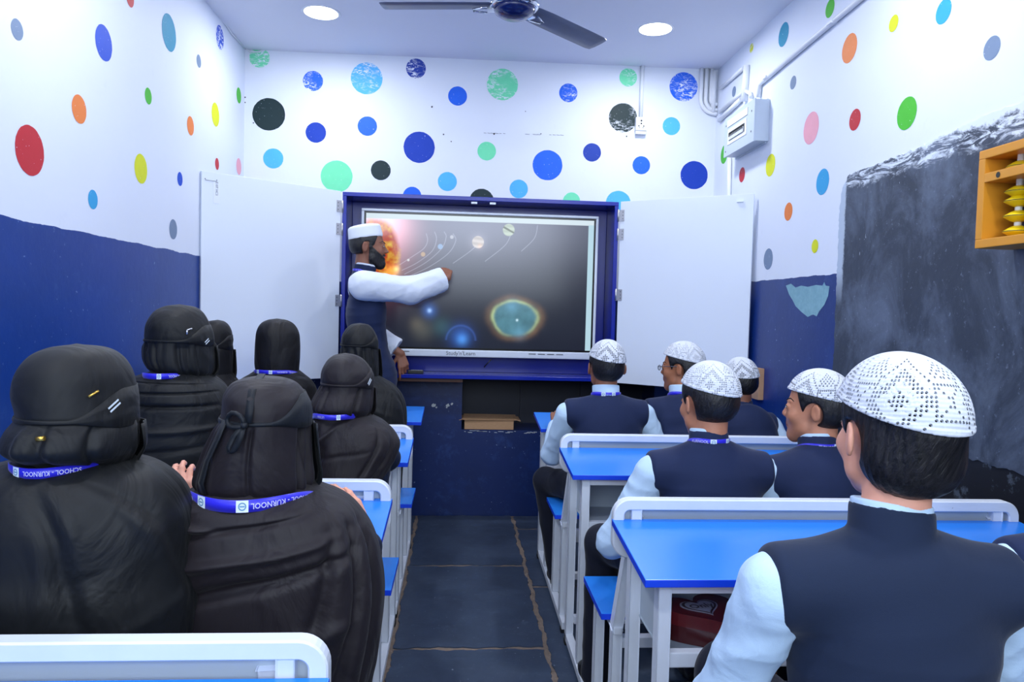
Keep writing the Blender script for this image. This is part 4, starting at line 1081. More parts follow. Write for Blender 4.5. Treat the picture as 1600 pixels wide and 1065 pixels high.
M_CROCHET3 = crochet('white_crochet_wide', r=.40, seed=.2, N=92, M_=.0068)
M_LANY = plain('violet_blue_ribbon', (44, 40, 214), .35, amt=.06, sheen=.2); M_LSQ = plain('white_badge_square', (226, 238, 250), .5, amt=.01); M_LEM = plain('badge_emblem_blue', (96, 150, 190), .5); M_LTX = plain('white_lettering', (205, 205, 250), .5)

def lanyard(parent, c, a, b, w, sag=0., tilt=0., rot=0., front_drop=.0, texts=(), squares=(), detail=True, power=2.0):
    """flat ribbon round the neck: ellipse of half-axes a (side) and b (fore-aft), seen from behind; angle 0 = back centre, positive to the right"""
    c = np.array(c, float); n = 120
    def path(th, z):       # th: 0 at the back
        x = a*math.copysign(abs(math.sin(th))**(2/power), math.sin(th)); y = -b*math.copysign(abs(math.cos(th))**(2/power), math.cos(th))
        cb = (1+math.cos(th))/2
        zz = z-sag*cb**3-(front_drop*((1-math.cos(th))/2)**2)+tilt*math.sin(th)
        p = np.array([x*math.cos(rot)-y*math.sin(rot), x*math.sin(rot)+y*math.cos(rot), zz]); nn = np.array([math.sin(th)/a, -math.cos(th)/b, 0]); nn = nn/np.linalg.norm(nn)
        nn = np.array([nn[0]*math.cos(rot)-nn[1]*math.sin(rot), nn[0]*math.sin(rot)+nn[1]*math.cos(rot), 0])
        return c+p, nn
    V = []; Q = []
    for i in range(n):
        th = 2*PI*i/n
        for z, o in ((-w/2, 0), (w/2, 0), (w/2, .0012), (-w/2, .0012)):
            p, nn = path(th, z); V.append(p+nn*o)
    for i in range(n):
        for k in range(4): Q.append((i*4+k, i*4+(k+1) % 4, ((i+1) % n)*4+(k+1) % 4, ((i+1) % n)*4+k))
    o = raw_mesh('lanyard', np.array(V), np.array(Q)[:, ::-1], [M_LANY], parent)
    rr = math.sqrt((a*a+b*b)/2)
    def patch(name, th0, hw, hh, off, mat, par):
        V = []; m = 6
        for i in range(m+1):
            th = th0+(i/m*2-1)*hw/rr
            for z in (-hh, hh):
                p, nn = path(th, z); V.append(p+nn*off)
        Q = [(2*i, 2*i+2, 2*i+3, 2*i+1) for i in range(m)]
        return raw_mesh(name, np.array(V), np.array(Q), [mat], par)
    for th in squares:
        sq = patch('badge', th, w*.5, w*.48, .0018, M_LSQ, o)
        if detail:
            V = []; Q = []; m = 20
            for i in range(m):
                t = 2*PI*i/m
                for r in (w*.24, w*.33):
                    p, nn = path(th+r*math.cos(t)/rr, r*math.sin(t)); V.append(p+nn*.0023)
            for i in range(m): j = (i+1) % m; Q.append((2*i, 2*i+1, 2*j+1, 2*j))
            b0 = len(V)
            for i in range(3):
                for z in (-w*.05, w*.05):
                    p, nn = path(th+(i-1)*w*.2/rr, z); V.append(p+nn*.0023)
            Q += [(b0, b0+2, b0+3, b0+1), (b0+2, b0+4, b0+5, b0+3)]
            sq_ = raw_mesh('emblem', np.array(V), np.array(Q), [M_LEM], o)
    for th, txt, flip in texts:
        me = text_mesh(txt, w*.64, 'CENTER', 0, w*.012); sg = -1 if flip else 1
        for v in me.vertices:
            p, nn = path(th+sg*v.co.x/rr*.92, sg*v.co.y); v.co = Vector(p+nn*.0022)
        link('lettering', me, [M_LTX], o)
    return o

def boy(name, label, J, skin, vest=M_VEST, shirt=M_SHIRT, cap_mat=M_CROCHET, h=.005, hairthick=.010, nape=-.072, hairback=0., caprot=(-.16, 0.), caplift=.050, cap_sc=1., legs=True, glasses=False, lany=None, collar='vest', beard=False, label_parts=True, capstyle='crochet', group=None, kurta=False, capd=0.0):
    t = thing(name, label, 'person', group, loc=(J['hips'][0], J['hips'][1], 0))
    s, hs, hd, R, T = J['s'], J['hs'], J['head'], J['R'], J['T']
    P = lambda o: reparent(o, t) if o is not None else None
    js = [J[k] for k in ('head', 'hips', 'sl', 'sr', 'el', 'er', 'wl', 'wr', 'kl', 'kr', 'al', 'ar')]
    pad = .22; lo, hi = bounds(js, pad); lo[2] = .0
    def fm(Cn):
        q = ((Cn-hd)@R)/hs; ax = np.abs(q[:, 0]); m = np.zeros(len(q), int)
        m[(ax < .021) & (q[:, 1] > .078) & (np.abs(q[:, 2]+.055) < .0085)] = 1
        return m
    P(sdf_mesh('body', body_fn(J), lo, hi, h, [skin, M_LIP, M_BROW, M_EYEW, M_IRIS], facemat=fm))
    hl = lambda V: ((V-hd)@R)/hs
    g = lambda x, y, z: Vector(hd+R@(np.array([x, y, z])*hs))
    def onface(x, z, off=0.):
        ys = np.linspace(.12, .0, 240); q = np.stack([np.full(240, x), ys, np.full(240, z)], 1).astype(f32); dd = head_local(q, J.get('kid', 1.)); i_ = int(np.argmax(dd < 0)); return g(x, ys[i_]+off, z)
    for sx in (-1, 1):
        mb = MB(); mb.tube([onface(sx*x, z, .0005) for x, z in ((.013, .026), (.022, .031), (.034, .033), (.044, .030), (.050, .025))], [.0016*hs, .0028*hs, .0028*hs, .002*hs, .0008*hs], 8); P(mb.build('eyebrow', [M_BROW]))
        mb = MB()
        for i_ in range(9):
            pass
        up_ = [onface(sx*(.031+.0125*math.cos(PI*i_/8)), .006+.0048*math.sin(PI*i_/8), .0006) for i_ in range(9)]; dn_ = [onface(sx*(.031+.0125*math.cos(PI*i_/8)), .006-.0034*math.sin(PI*i_/8), .0006) for i_ in range(9)]
        for i_ in range(8):
            mid = 0 if not 2 < i_ < 6 else 1
            for a_, b_ in ((up_, dn_),):
                try: mb.quad([a_[i_], a_[i_+1], b_[i_+1], b_[i_]], mid) if i_ not in (0, 7) else None
                except Exception: pass
        mb.tube(up_, .0011*hs, 6, mi=1)
        P(mb.build('eye', [M_EYEW, M_IRIS]))
    # hair
    k = hairthick
    pit, rol_ = caprot; CR_ = np.array(Matrix.Rotation(pit, 3, 'X') @ Matrix.Rotation(rol_, 3, 'Y')); kk = k+.004+capd
    cc_ = np.array([0, -.016-hairback*.25, .036])
    def capq(V): return ((((V-hd)@R)/hs)-cc_)@CR_+cc_
    def capd_(q): return ell((q-A(cc_))@A(CR_), (0, 0, 0), ((.075+kk)*cap_sc, (.096+kk+hairback*.35)*cap_sc, (.092+kk*.7)*cap_sc))
    def hair(p):
        q = ((p-A(hd))@A(R))/hs
        d = ell(q, (0, -.016-hairback*.4, .034), (.074+k, .094+k+hairback*.5, .090+k*.8))
        if hairback: d = smin(d, ell(q, (0, -.050, -.034), (.072+k*.8, .056+hairback, .066)), .03)
        else: d = smin(d, ell(q, (0, -.040, -.010), (.066+k*.5, .060+k*.5, .055)), .03)
        yl = .040+.28*(q[:, 2]-.02)                    # front hairline
        cut = q[:, 1]-yl
        cut2 = (nape+.30*np.maximum(q[:, 1]+.03, 0)*1.8)-q[:, 2]   # rises towards the ears
        ax = np.abs(q[:, 0])
        earc = -(np.sqrt((q[:, 1]+.004)**2+((q[:, 2]+.012)*.8)**2)-.030)
        earc = np.where(ax > .05, earc, -1)
        if capstyle == 'crochet':
            qc = (q-A(cc_))@A(CR_)+A(cc_); under = np.minimum(capd_(q)+.0065, qc[:, 2]-caplift+.004); d = smax(d, under.astype(f32), .002)
        d = smax(d, cut.astype(f32)*.8, .006); d = smax(d, cut2.astype(f32)*.7, .010); d = smax(d, earc.astype(f32), .006)
        return d*hs
    rb = np.array([.16]*3)*hs
    hsd = ripple(5, 60, .0018*hs, aniso=(1.4, 1.4, .35)) if not hairback else (lambda V, N=None: ripple(6, 48, .0024*hs, 6, aniso=(1.5, 1.5, .22), ridge=True)(V)+ripple(7, 28, .0030*hs)(V))
    P(sdf_mesh('hair', hair, hd-rb, hd+rb, .0035*hs, [M_HAIR], disp=hsd, attrs={'hl': hl}))
    if beard:
        def bf(p):
            q = ((p-A(hd))@A(R))/hs; ax = np.abs(q[:, 0]); qm = np.stack([ax, q[:, 1], q[:, 2]], 1)
            d = head_local(q, 0.)-.005
            d = smin(d, ell(q, (0, .070, -.100), (.027, .022, .022)), .02)
            line = q[:, 2]-(.012-.86*(q[:, 1]-.010))            # cheek line from sideburn to mouth corner
            reg = np.maximum(np.maximum(line*.75, .006-q[:, 1]), -(q[:, 2]+.13))
            side = np.maximum(np.abs(q[:, 1]-.016)-.010, np.abs(q[:, 2]-.010)-.040)   # sideburn
            mous = np.maximum(np.maximum(ax-.030+.0*ax, np.abs(q[:, 2]+.0425+.12*ax)-.0052), .07-q[:, 1])
            reg = np.minimum(np.minimum(reg, side), mous)
            d = smax(d, reg.astype(f32), .003)
            d = smax(d, -ell(q, (0, .100, -.0555), (.020, .024, .0075)), .003)
            return d*hs
        P(sdf_mesh('beard', bf, hd-rb, hd+rb, .0026*hs, [M_HAIR], attrs={'hl': hl}, disp=ripple(9, 170, .0012)))
    # cap
    if capstyle == 'crochet':
        def cp(p):
            q = ((((p-A(hd))@A(R))/hs)-A(cc_))@A(CR_)+A(cc_)
            d = ell(q, (0, -.016-hairback*.25, .036), ((.075+kk)*cap_sc, (.096+kk+hairback*.35)*cap_sc, (.092+kk*.7)*cap_sc))
            shell = smax(d, -(d+.0035), .001)
            d = smax(shell, (caplift-q[:, 2]).astype(f32), .003)
            rim = np.abs(q[:, 2]-caplift-.002)-.005; d = np.minimum(d, smax(smax(ell(q, (0, -.016-hairback*.25, .036), ((.077+kk)*cap_sc, (.098+kk+hairback*.35)*cap_sc, (.094+kk*.7)*cap_sc)), -(ell(q, (0, -.016-hairback*.25, .036), ((.072+kk)*cap_sc, (.093+kk+hairback*.35)*cap_sc, (.089+kk*.7)*cap_sc))), .001), rim.astype(f32), .002))
            return d*hs
        P(sdf_mesh('cap', cp, hd-rb*1.1, hd+rb*1.15, .0023*hs, [cap_mat], attrs={'hl': capq}, iters=2))['label'] = 'white crocheted skullcap'
    else:
        def cp(p):
            q = ((((p-A(hd))@A(R))/hs)-A(cc_))@A(CR_)+A(cc_)
            z = q[:, 2]; tt = np.clip((z-caplift)/.07, 0, 1)
            rr = np.sqrt((q[:, 0]/(.082-.008*tt))**2+((q[:, 1]+.016)/(.101-.007*tt))**2); side = (rr-1)*.08
            d = smax(side.astype(f32), np.maximum(z-caplift-.086+.012*rr**2, caplift-z).astype(f32), .014)
            return d*hs
        P(sdf_mesh('cap', cp, hd-rb*1.1, hd+rb*1.2, .003*hs, [M_WCAP], attrs={'hl': capq}))['label'] = 'plain white cloth cap'
    # shirt sleeves
    def sl(k_):
        a, e, w = J['s'+k_], J['e'+k_], J['w'+k_]; w2 = w+(e-w)*(.06 if not kurta else .15); o = .010*s if not kurta else .036*s
        def fn(p):
            d = smin(cap(p, a, e, .049*s+o, .040*s+o), cap(p, e, w2, .041*s+o, .030*s+o*(1.0 if not kurta else 1.25)), .03)
            cut = (p-A(w2))@A(unit(w-e)); return smax(d, cut.astype(f32), .004)
        l2, h2 = bounds([a, e, w], .11)
        r = ripple(int(abs(a[0])*900)+ord(k_), 26, .0055*s, 6, ridge=True); r2 = ripple(int(abs(a[0])*700)+3, 60, .0018*s)
        return sdf_mesh('sleeve', fn, l2, h2, h*.9, [shirt], disp=lambda V, N: r(V)*np.clip(np.linalg.norm(V-a, axis=1)/.12, .15, 1)+r2(V))
    slv = [P(sl('l')), P(sl('r'))]
    # vest / long vest with stand collar
    zlow = J['hips'][2]-.10*s if not kurta else .42
    neck_up = unit((hd-R[:, 2]*.05*hs)-J['nb'])
    coll = (.062 if collar == 'vest' else .030)*s
    ct_ = J['nb']+neck_up*coll
    def vf(p):
        d = torso(p, J, .017*s, .92)
        if kurta:
            d = smin(d, smax(cap(p, J['hips'], J['hips']*np.array([1, 1, 0])+np.array([0, 0, .45]), .155*s, .19*s), ell(p, J['hips']-np.array([0, 0, .25]), (.19*s, .155*s, .6), T), .02), .06)
        cut = zlow-p[:, 2]; d = smax(d, cut.astype(f32), .01)
        # shoulder openings
        for k_ in 'lr':
            out = T[:, 0]*(-1 if k_ == 'l' else 1); o_ = (p-A(J['s'+k_]))@A(out)-.016*s; d = smax(d, o_.astype(f32), .012)
        cl = cap(p, J['nb']-neck_up*.02, ct_+neck_up*.02, .064*s, .0615*s); cc = (p-A(ct_))@A(unit(neck_up*.9-T[:, 1]*.1)); cl = smax(cl, cc.astype(f32), .004)
        return smin(d, cl, .006)
    lo2, hi2 = bounds([J['hips'], J['sl'], J['sr'], ct_], .24*s); lo2[2] = zlow-.02
    r = ripple(int(abs(hd[0])*1000)+17, 13, .0075*s, 6, aniso=(.6, .7, 1.5), ridge=True)
    P(sdf_mesh('vest', vf, lo2, hi2, h, [vest], disp=lambda V, N: r(V)*np.clip((J['nb'][2]-.02-V[:, 2])/.15, 0, 1)))
    # shirt collar showing above the vest
    def cf(p):
        top = ct_+neck_up*(.008*s if collar == 'vest' else .036*s); ro = .0595*s if collar == 'vest' else .0655*s
        cl = cap(p, J['nb']+neck_up*.01, top+neck_up*.03, ro, ro); return smax(smax(cl, ((p-A(top))@A(unit(neck_up*.9-T[:, 1]*.1))).astype(f32), .003), (.0-(p-A(J['nb']))@A(neck_up)+(.02*s if collar == 'vest' else .004*s)).astype(f32), .003)
    P(sdf_mesh('shirt_collar', cf, J['nb']-.1, J['nb']+.14, .0025, [shirt]))
    if legs:
        zc_ = .47
        def tf(p):
            d = ell(p, J['hips'], (.168*s, .130*s, .105*s), T)
            for k_ in 'lr': d = smin(d, smin(cap(p, J['h'+k_], J['k'+k_], .090*s, .066*s), cap(p, J['k'+k_], J['a'+k_], .066*s, .052*s), .03), .03)
            pass
            for k_ in 'lr':
                dn = unit(J['a'+k_]-J['k'+k_]); 
            return smax(d, (J['al'][2]-.035-p[:, 2]).astype(f32), .004)
        l3, h3 = bounds([J[k_] for k_ in ('hips', 'kl', 'kr', 'al', 'ar')], .13); l3[2] = .02
        r3 = ripple(31, 22, .004, 6, ridge=True)
        P(sdf_mesh('trousers', tf, l3, h3, .006, [M_TROU], disp=lambda V, N: r3(V)))
        for k_ in 'lr':
            a_ = J['a'+k_]; f_ = T[:, 1]
            def sf(p):
                d = smin(ell(p, a_+f_*.10*s-np.array([0, 0, .048]), (.043*s, .115*s, .034), T), ell(p, a_-f_*.01-np.array([0, 0, .03]), (.038*s, .052*s, .048), T), .02)
                return smax(d, (.006-p[:, 2]).astype(f32), .003)
            P(sdf_mesh('shoe', sf, a_-.2, a_+.25, .005, [M_SHOE]))
    if lany:
        c = J['nb']+neck_up*lany.get('up', .040)*s
        o = P(lanyard(None, c+T[:, 1]*.002, .0665*s+lany.get('a', .0), .0665*s+lany.get('b', .001), lany.get('w', .018), sag=.004, front_drop=.06, rot=math.atan2(T[1, 0], T[0, 0]), texts=lany.get('texts', ()), squares=lany.get('squares', ())))
    if glasses:
        mb = MB(); g = lambda x, y, z: Vector(hd+R@(np.array([x, y, z])*hs))
        for sx in (-1, 1):
            mb.tube([g(sx*(.033+.022*math.cos(a)), .104, .004+.013*math.sin(a)) for a in [2*PI*i/16 for i in range(17)]], .0016, 6)
            mb.tube([g(sx*.055, .103, .010), g(sx*.074, .085, .012), g(sx*.084, -.005, .012)], .0018, 6)
        mb.tube([g(-.011, .104, .006), g(.011, .104, .006)], .0015, 6)
        P(mb.build('glasses_frame', [M_GLF]))
        mb = MB()
        for sx in (-1, 1): mb.prism([g(sx*(.033+.0215*math.cos(2*PI*i/16)), .1035, .004+.0125*math.sin(2*PI*i/16)) for i in range(16)], tuple(R[:, 1]*.001))
        P(mb.build('lens', [M_LENS]))
    return t
M_GLF = plain('thin_grey_spectacle_frame', (80, 84, 100), .3, metal=.6)
M_LENS = NT('spectacle_lens').m; _b = M_LENS.node_tree.nodes['Principled BSDF']; _b.inputs['Transmission Weight'].default_value = 1; _b.inputs['Roughness'].default_value = .02; _b.inputs['IOR'].default_value = 1.1

# ------------------------------------------------------------------ veiled girls: lofted cloth built in real dimensions
def black_cloth(name, c, wr=7.): 
    t = NT(name); c1 = lin(c); col = t.mix(t.noise(4, 4), tuple(x*.7 for x in c1[:3])+(1,), c1)
    a = t.noise(wr, 4, vec=t.scaled(t.pos(), (1, 1, .55)), rough=.45, dist=1.4)
    t.bump(a, .55, .03); return t.done(col, .6, spec=.3, sheen=.04)
C_BLACK = black_cloth('black_crepe', (17, 19, 23)); C_BROWN = black_cloth('blackish_brown_crepe', (31, 26, 32)); C_NAVY = black_cloth('near_black_navy_cloth', (15, 21, 30)); C_NSL = black_cloth('dark_navy_sleeve', (18, 28, 52))
C_DEEP = black_cloth('deep_black_cloth', (16, 15, 19))
M_GOLD = plain('gold_pin', (235, 190, 90), .25, metal=.9); M_SILV = plain('silver_pin', (220, 220, 225), .25, metal=.9); M_TAGW = plain('white_print', (215, 225, 235), .6)
def rings_from_px(rows, Y):
    out = []
    for r in rows:
        v, uL, uR, b = r[:4]; dy = r[4] if len(r) > 4 else 0
        p = W(uL, v, Y=Y+dy); q = W(uR, v, Y=Y+dy); out.append([(p[0]+q[0])/2, Y+dy, (p[2]+q[2])/2, abs(q[0]-p[0])/2, b])
    return out
def catmull(R, m):
    R = np.array(R, float); out = []
    for i in range(len(R)-1):
        p0, p1, p2, p3 = R[max(i-1, 0)], R[i], R[i+1], R[min(i+2, len(R)-1)]
        for k in range(m):
            t = k/m; out.append(.5*(2*p1+(p2-p0)*t+(2*p0-5*p1+4*p2-p3)*t*t+(3*p1-p0-3*p2+p3)*t**3))
    out.append(R[-1]); out = np.array(out); out[:, 3:] = np.maximum(out[:, 3:], .002); return out
def loft(name, rings, mat, parent, n=112, m=9, folds=None, power=2.2, captop=True, capbot=True):
    G = catmull(rings, m); nr = len(G)
    th = np.arange(n)/n*2*PI-PI; TH, TT = np.meshgrid(th, np.linspace(0, 1, nr))
    sx = np.sign(np.sin(TH))*np.abs(np.sin(TH))**(2/power); sy = -np.sign(np.cos(TH))*np.abs(np.cos(TH))**(2/power)
    X = G[:, 0, None]+G[:, 3, None]*sx; Yv = G[:, 1, None]+G[:, 4, None]*sy; Z = G[:, 2, None]+0*TH
    nx = sx/np.maximum(G[:, 3, None], .02); ny = sy/np.maximum(G[:, 4, None], .02); l = np.sqrt(nx*nx+ny*ny)+1e-9
    V = np.stack([X, Yv, Z], -1)
    if folds is not None:
        dd = folds(TH, TT, Z, V)
        V[..., 0] += nx/l*dd; V[..., 1] += ny/l*dd
    V = V.reshape(-1, 3); idx = np.arange(nr*n).reshape(nr, n); Q = []
    a = idx[:-1]; b = idx[1:]; r_ = np.roll
    Q = np.stack([a, b, r_(b, -1, 1), r_(a, -1, 1)], -1).reshape(-1, 4)
    V = list(map(tuple, V)); Ql = [tuple(q) for q in Q]
    me = bpy.data.meshes.new(name)
    if captop: V.append((G[0, 0], G[0, 1], G[0, 2]+.002)); c = len(V)-1; Ql += [(c, int(idx[0, k]), int(idx[0, (k+1) % n])) for k in range(n)]
    if capbot: V.append((G[-1, 0], G[-1, 1], G[-1, 2])); c = len(V)-1; Ql += [(c, int(idx[-1, (k+1) % n]), int(idx[-1, k])) for k in range(n)]
    me.from_pydata(V, [], Ql); me.update()
    return link(name, me, [mat], parent, True), G
def wrapa(x): return (x+PI) % (2*PI)-PI
def rand_folds(seed, n, amp, w=(.10, .28), slope=1.6, hz=0, hamp=.006, back_only=False, lst=()):
    r = random.Random(seed); F = [(r.uniform(-PI, PI), r.uniform(-slope, slope), r.uniform(*w), r.uniform(-amp, amp), r.uniform(.1, .9), r.uniform(.25, .6)) for _ in range(n)]
    H = [(r.uniform(.15, .85), r.uniform(-.12, .12), r.uniform(.012, .035), r.uniform(-hamp, hamp), r.uniform(-1.2, 1.2), r.uniform(.6, 1.6)) for _ in range(hz)]
    def f(TH, TT, Z, V):
        d = np.zeros_like(TH)
        for t0, sl, ww, a, tc_, tw in F:
            x = wrapa(TH-t0-sl*(TT-.5))/ww; d += a*np.exp(-x*x)*np.exp(-((TT-tc_)/tw)**2)
        for t0, k, ww, a, thc, thw in H:
            x = (TT-t0-k*TH)/ww; d += a*np.exp(-x*x)*np.exp(-(wrapa(TH-thc)/thw)**2)
        for th0, tt0, th1, tt1, ww, a in lst:      # explicit crease from (th0,tt0) to (th1,tt1)
            ax, ay = (TH-th0)*.28, TT-tt0; bx, by = (th1-th0)*.28, tt1-tt0; L = bx*bx+by*by; h = np.clip((ax*bx+ay*by)/L, 0, 1)
            e = np.sqrt((ax-h*bx)**2+(ay-h*by)**2)/ww; d += 1.5*a*np.exp(-e*e)*np.sin(np.clip(h, .02, .98)*PI)**.5
        return d
    return f
def girl(label, Y, scarf, cloak, tie, c_scarf, c_cloak, seed, folds_c=None, gather=.005, hem=.462, hems=.86, hemx=0., band=True, lany=None, hips=None, hands=None, side=1, veil=True, group=None, pins=(), extra=None, ngath=22, bandmat=None, hidden=False):
    sr = rings_from_px(scarf, Y); cr = rings_from_px(cloak, Y)
    hx, hy = cr[-1][0], cr[-1][1]
    t = thing('person', label, 'person', group, loc=(cr[-1][0], Y, 0)); P = lambda o: reparent(o, t) if o is not None else None
    # hidden body inside the clothes
    top = sr[0]; hc = np.array([top[0], Y+.0, top[2]-.150*.93])
    hp_ = np.array(hips if hips is not None else (min(hx, -.455), Y-.02, .57)); s = .86
    hands = hands or {}
    J = pose(hc, hp_, s=s, hs=.72, yaw=hands.get('yaw', -.15), wl=hands.get('wl', hp_+np.array([-.06, .14, .13])), wr=hands.get('wr', hp_+np.array([.06, .14, .13])), pl=hands.get('pl', (-.1, -.3, -1)), pr=hands.get('pr', (.1, -.3, -1)),
             shw=.13, neckd=.17, handl=hands.get('hl', {}), handr=hands.get('hr', {}), knees=(hp_+np.array([-.07, .33, .0]), hp_+np.array([.09, .33, .0])), feet=((hp_[0]-.07, hp_[1]+.33, .09), (hp_[0]+.09, hp_[1]+.33, .09)))
    js = [J[k] for k in ('head', 'hips', 'sl', 'sr', 'el', 'er', 'wl', 'wr', 'kl', 'kr', 'al', 'ar')]; lo, hi = bounds(js, .2); lo[2] = 0
    P(sdf_mesh('body', body_fn(J), lo, hi, .0045 if hands.get('hr') or hands.get('hl') else .009, [hands.get('skin', SK_LIGHT)]))
    def skf(p):
        d = ell(p, hp_, (.17, .15, .098))
        for k in 'lr': d = smin(d, smin(cap(p, J['h'+k], J['k'+k], .088, .076), cap(p, J['k'+k], J['a'+k], .074, .070), .03), .05)
        return smax(d, (.06-p[:, 2]).astype(f32), .01)
    lo3, hi3 = bounds([J[k] for k in ('hips', 'kl', 'kr', 'al', 'ar')], .14); lo3[2] = .03
    rs = ripple(seed+50, 20, .006, 6, aniso=(1, 1, .3), ridge=True); P(sdf_mesh('skirt', skf, lo3, hi3, .008, [C_DEEP], disp=lambda V, N: rs(V)))
    for k in 'lr':
        a_ = J['a'+k]; P(sdf_mesh('shoe', lambda p: smax(ell(p, a_+np.array([0, .07, -.048]), (.038, .115, .034)), (.006-p[:, 2]).astype(f32), .003), a_-.2, a_+.25, .007, [M_SHOE]))
    for k in 'lr':
        a_, e_, w_ = J['s'+k], J['e'+k], J['w'+k]; w2 = w_+(e_-w_)*.02
        l2, h2 = bounds([a_, e_, w_], .11); r2 = ripple(seed+5, 40, .004, ridge=True)
        P(sdf_mesh('sleeve', lambda p: smax(smin(cap(p, a_, e_, .05, .047), cap(p, e_, w2, .046, .036), .02), ((p-A(w2))@A(unit(w_-e_))).astype(f32), .004), l2, h2, .005 if hands.get('h'+k) else .008, [C_NSL], disp=lambda V, N: r2(V)))
    # cloak
    zb = cr[-1][2]
    if zb > hem:
        q_ = cr[-1]; cr = cr+[[q_[0]+hemx*.5, q_[1]+.03, (zb+hem)/2, q_[3]*(1+hems)/2, q_[4]*(1+hems)/2], [q_[0]+hemx, q_[1]+.03, hem, q_[3]*hems, q_[4]*hems]]
    lowr = rand_folds(seed+3, 26, .010, (.06, .16), .5)
    def cf(TH, TT, Z, V):
        k = np.clip((cr[0][2]-Z)/.10, .0, 1); return folds_c(TH, TT, Z, V)*k+lowr(TH, TT, Z, V)*np.clip((.75-Z)/.3, 0, 1)*1.2
    ck, GC = loft('cloak', cr, c_cloak, None, folds=cf, power=2.35, m=13, n=220); P(ck)
    # headscarf
    ztie = W((scarf[len(scarf)//2][1]+scarf[len(scarf)//2][2])/2, tie, Y=Y)[2]; zneck = sr[-1][2]
    r_ = random.Random(seed); G1_ = [(r_.uniform(-PI, PI), r_.uniform(.045, .11), r_.uniform(-1, .6), r_.uniform(-.5, .5)) for _ in range(ngath)]
    dome = rand_folds(seed+9, 6, .0018, (.15, .4), 1.5)
    def sf(TH, TT, Z, V):
        k = np.clip((ztie-Z)/.02, 0, 1)*np.clip(1.25-.45*(ztie-Z)/max(ztie-zneck, .02), 0, 1); d = np.zeros_like(TH)
        for t0, w, a, sl in G1_:
            x = wrapa(TH-t0-sl*(ztie-Z)*3)/w; d += a*np.exp(-x*x)
        return d*gather*2.0*k+dome(TH, TT, Z, V)*np.clip((Z-ztie)/.04, 0, 1)
    sc, GS = loft('headscarf', sr, c_scarf, None, folds=sf, power=2.05, n=300, m=10); P(sc)
    o = np.argsort(GS[:, 2])
    def surf(th, z, off):
        cx, cyy, a, b = [np.interp(z, GS[o, 2], GS[o, k]) for k in (0, 1, 3, 4)]
        sx = math.copysign(abs(math.sin(th))**(2/2.05), math.sin(th)); sy = -math.copysign(abs(math.cos(th))**(2/2.05), math.cos(th))
        nn = np.array([sx/a, sy/b, 0]); nn /= np.linalg.norm(nn); return np.array([cx+a*sx, cyy+b*sy, z])+nn*off, nn
    bm_ = bandmat or c_scarf
    if band:
        V = []; Q = []; n = 120
        for i in range(n):
            th = 2*PI*i/n-PI; k = min(max((th*side-.35)/1.1, (abs(th)-1.3)/1.1, 0), 1); k = k*k*(3-2*k); hw = .0035+.029*k; zc_ = ztie+.016*k
            for zz, of in ((-hw, .0012), (-hw*.3, .0025), (hw*.3, .0025), (hw, .0012)):
                p, nn = surf(th, zc_+zz, of); V.append(p)
        for i in range(n):
            for k in range(3): Q.append((i*4+k, ((i+1) % n)*4+k, ((i+1) % n)*4+k+1, i*4+k+1))
        b_ = raw_mesh('veil_band', np.array(V), np.array(Q), [bm_], None); P(b_)
        m_ = b_.modifiers.new('t', 'SOLIDIFY'); m_.thickness = .0015; m_.offset = 0
        if veil:
            V = []; Q = []; n = 44; rows = 12; span = PI*.86
            for j in range(rows):
                f_ = j/(rows-1)
                for i in range(n+1):
                    th = PI+(i/n*2-1)*span*.5*(1.05-.05*f_); zz = ztie-.018-(ztie-.018-zneck+.02)*f_
                    p, nn = surf(wrapa(th), max(zz, zneck+.004), .008+.006*f_+.0025*math.sin(i*1.1+f_*2)); p[2] = zz; V.append(p)
            for j in range(rows-1):
                for i in range(n): a = j*(n+1)+i; Q.append((a, a+1, a+n+2, a+n+1))
            v_ = raw_mesh('veil', np.array(V), np.array(Q), [bm_], None); P(v_); m_ = v_.modifiers.new('t', 'SOLIDIFY'); m_.thickness = .002
    for kind, u, v, L, ang in pins:
        # find the back surface point under the pixel
        best = None
        for th in np.linspace(-1.7, 1.7, 240):
            z = np.interp(0, [0], [0]);
            q = W(u, v, Y=Y-.08); z = q[2]; p, nn = surf(th, z, .003+(.006 if band and abs(z-ztie) < .05 and abs(th) > .9 else 0)); d_ = p-CAM; zz_ = d_@FW; uu = 800+F_PX*(d_@RT)/zz_
            if best is None or abs(uu-u) < best[0]: best = (abs(uu-u), p, nn)
        _, p, nn = best; tg = np.cross([0, 0, 1], nn); d_ = tg*math.cos(ang)+np.array([0, 0, 1])*math.sin(ang)
        mb = MB()
        if kind == 'print':
            up_ = np.cross(nn, d_)
            for k_ in range(2):
                q = p+up_*(.0035*(k_-.5)*2)+nn*.002; mb.bar(tuple(q-d_*L/2), tuple(q+d_*L/2), .003, .0006, upv=tuple(nn))
            P(mb.build('woven_label', [M_TAGW]))['label'] = 'white woven label'
        else:
            mb.tube([tuple(p-d_*L/2+nn*.001), tuple(p+d_*L/2+nn*.002)], .0022 if kind != 'bar' else .004, 8)
            if kind == 'pin2':
                e_ = np.array([0, 0, -1.]); mb.tube([tuple(p-d_*L/2+nn*.001), tuple(p-d_*L/2+e_*L*.8+nn*.001)], .0028, 8)
            P(mb.build('scarf_pin', [M_SILV if kind in ('pin2', 'silver') else M_GOLD]))['label'] = 'small shiny metal scarf pin'
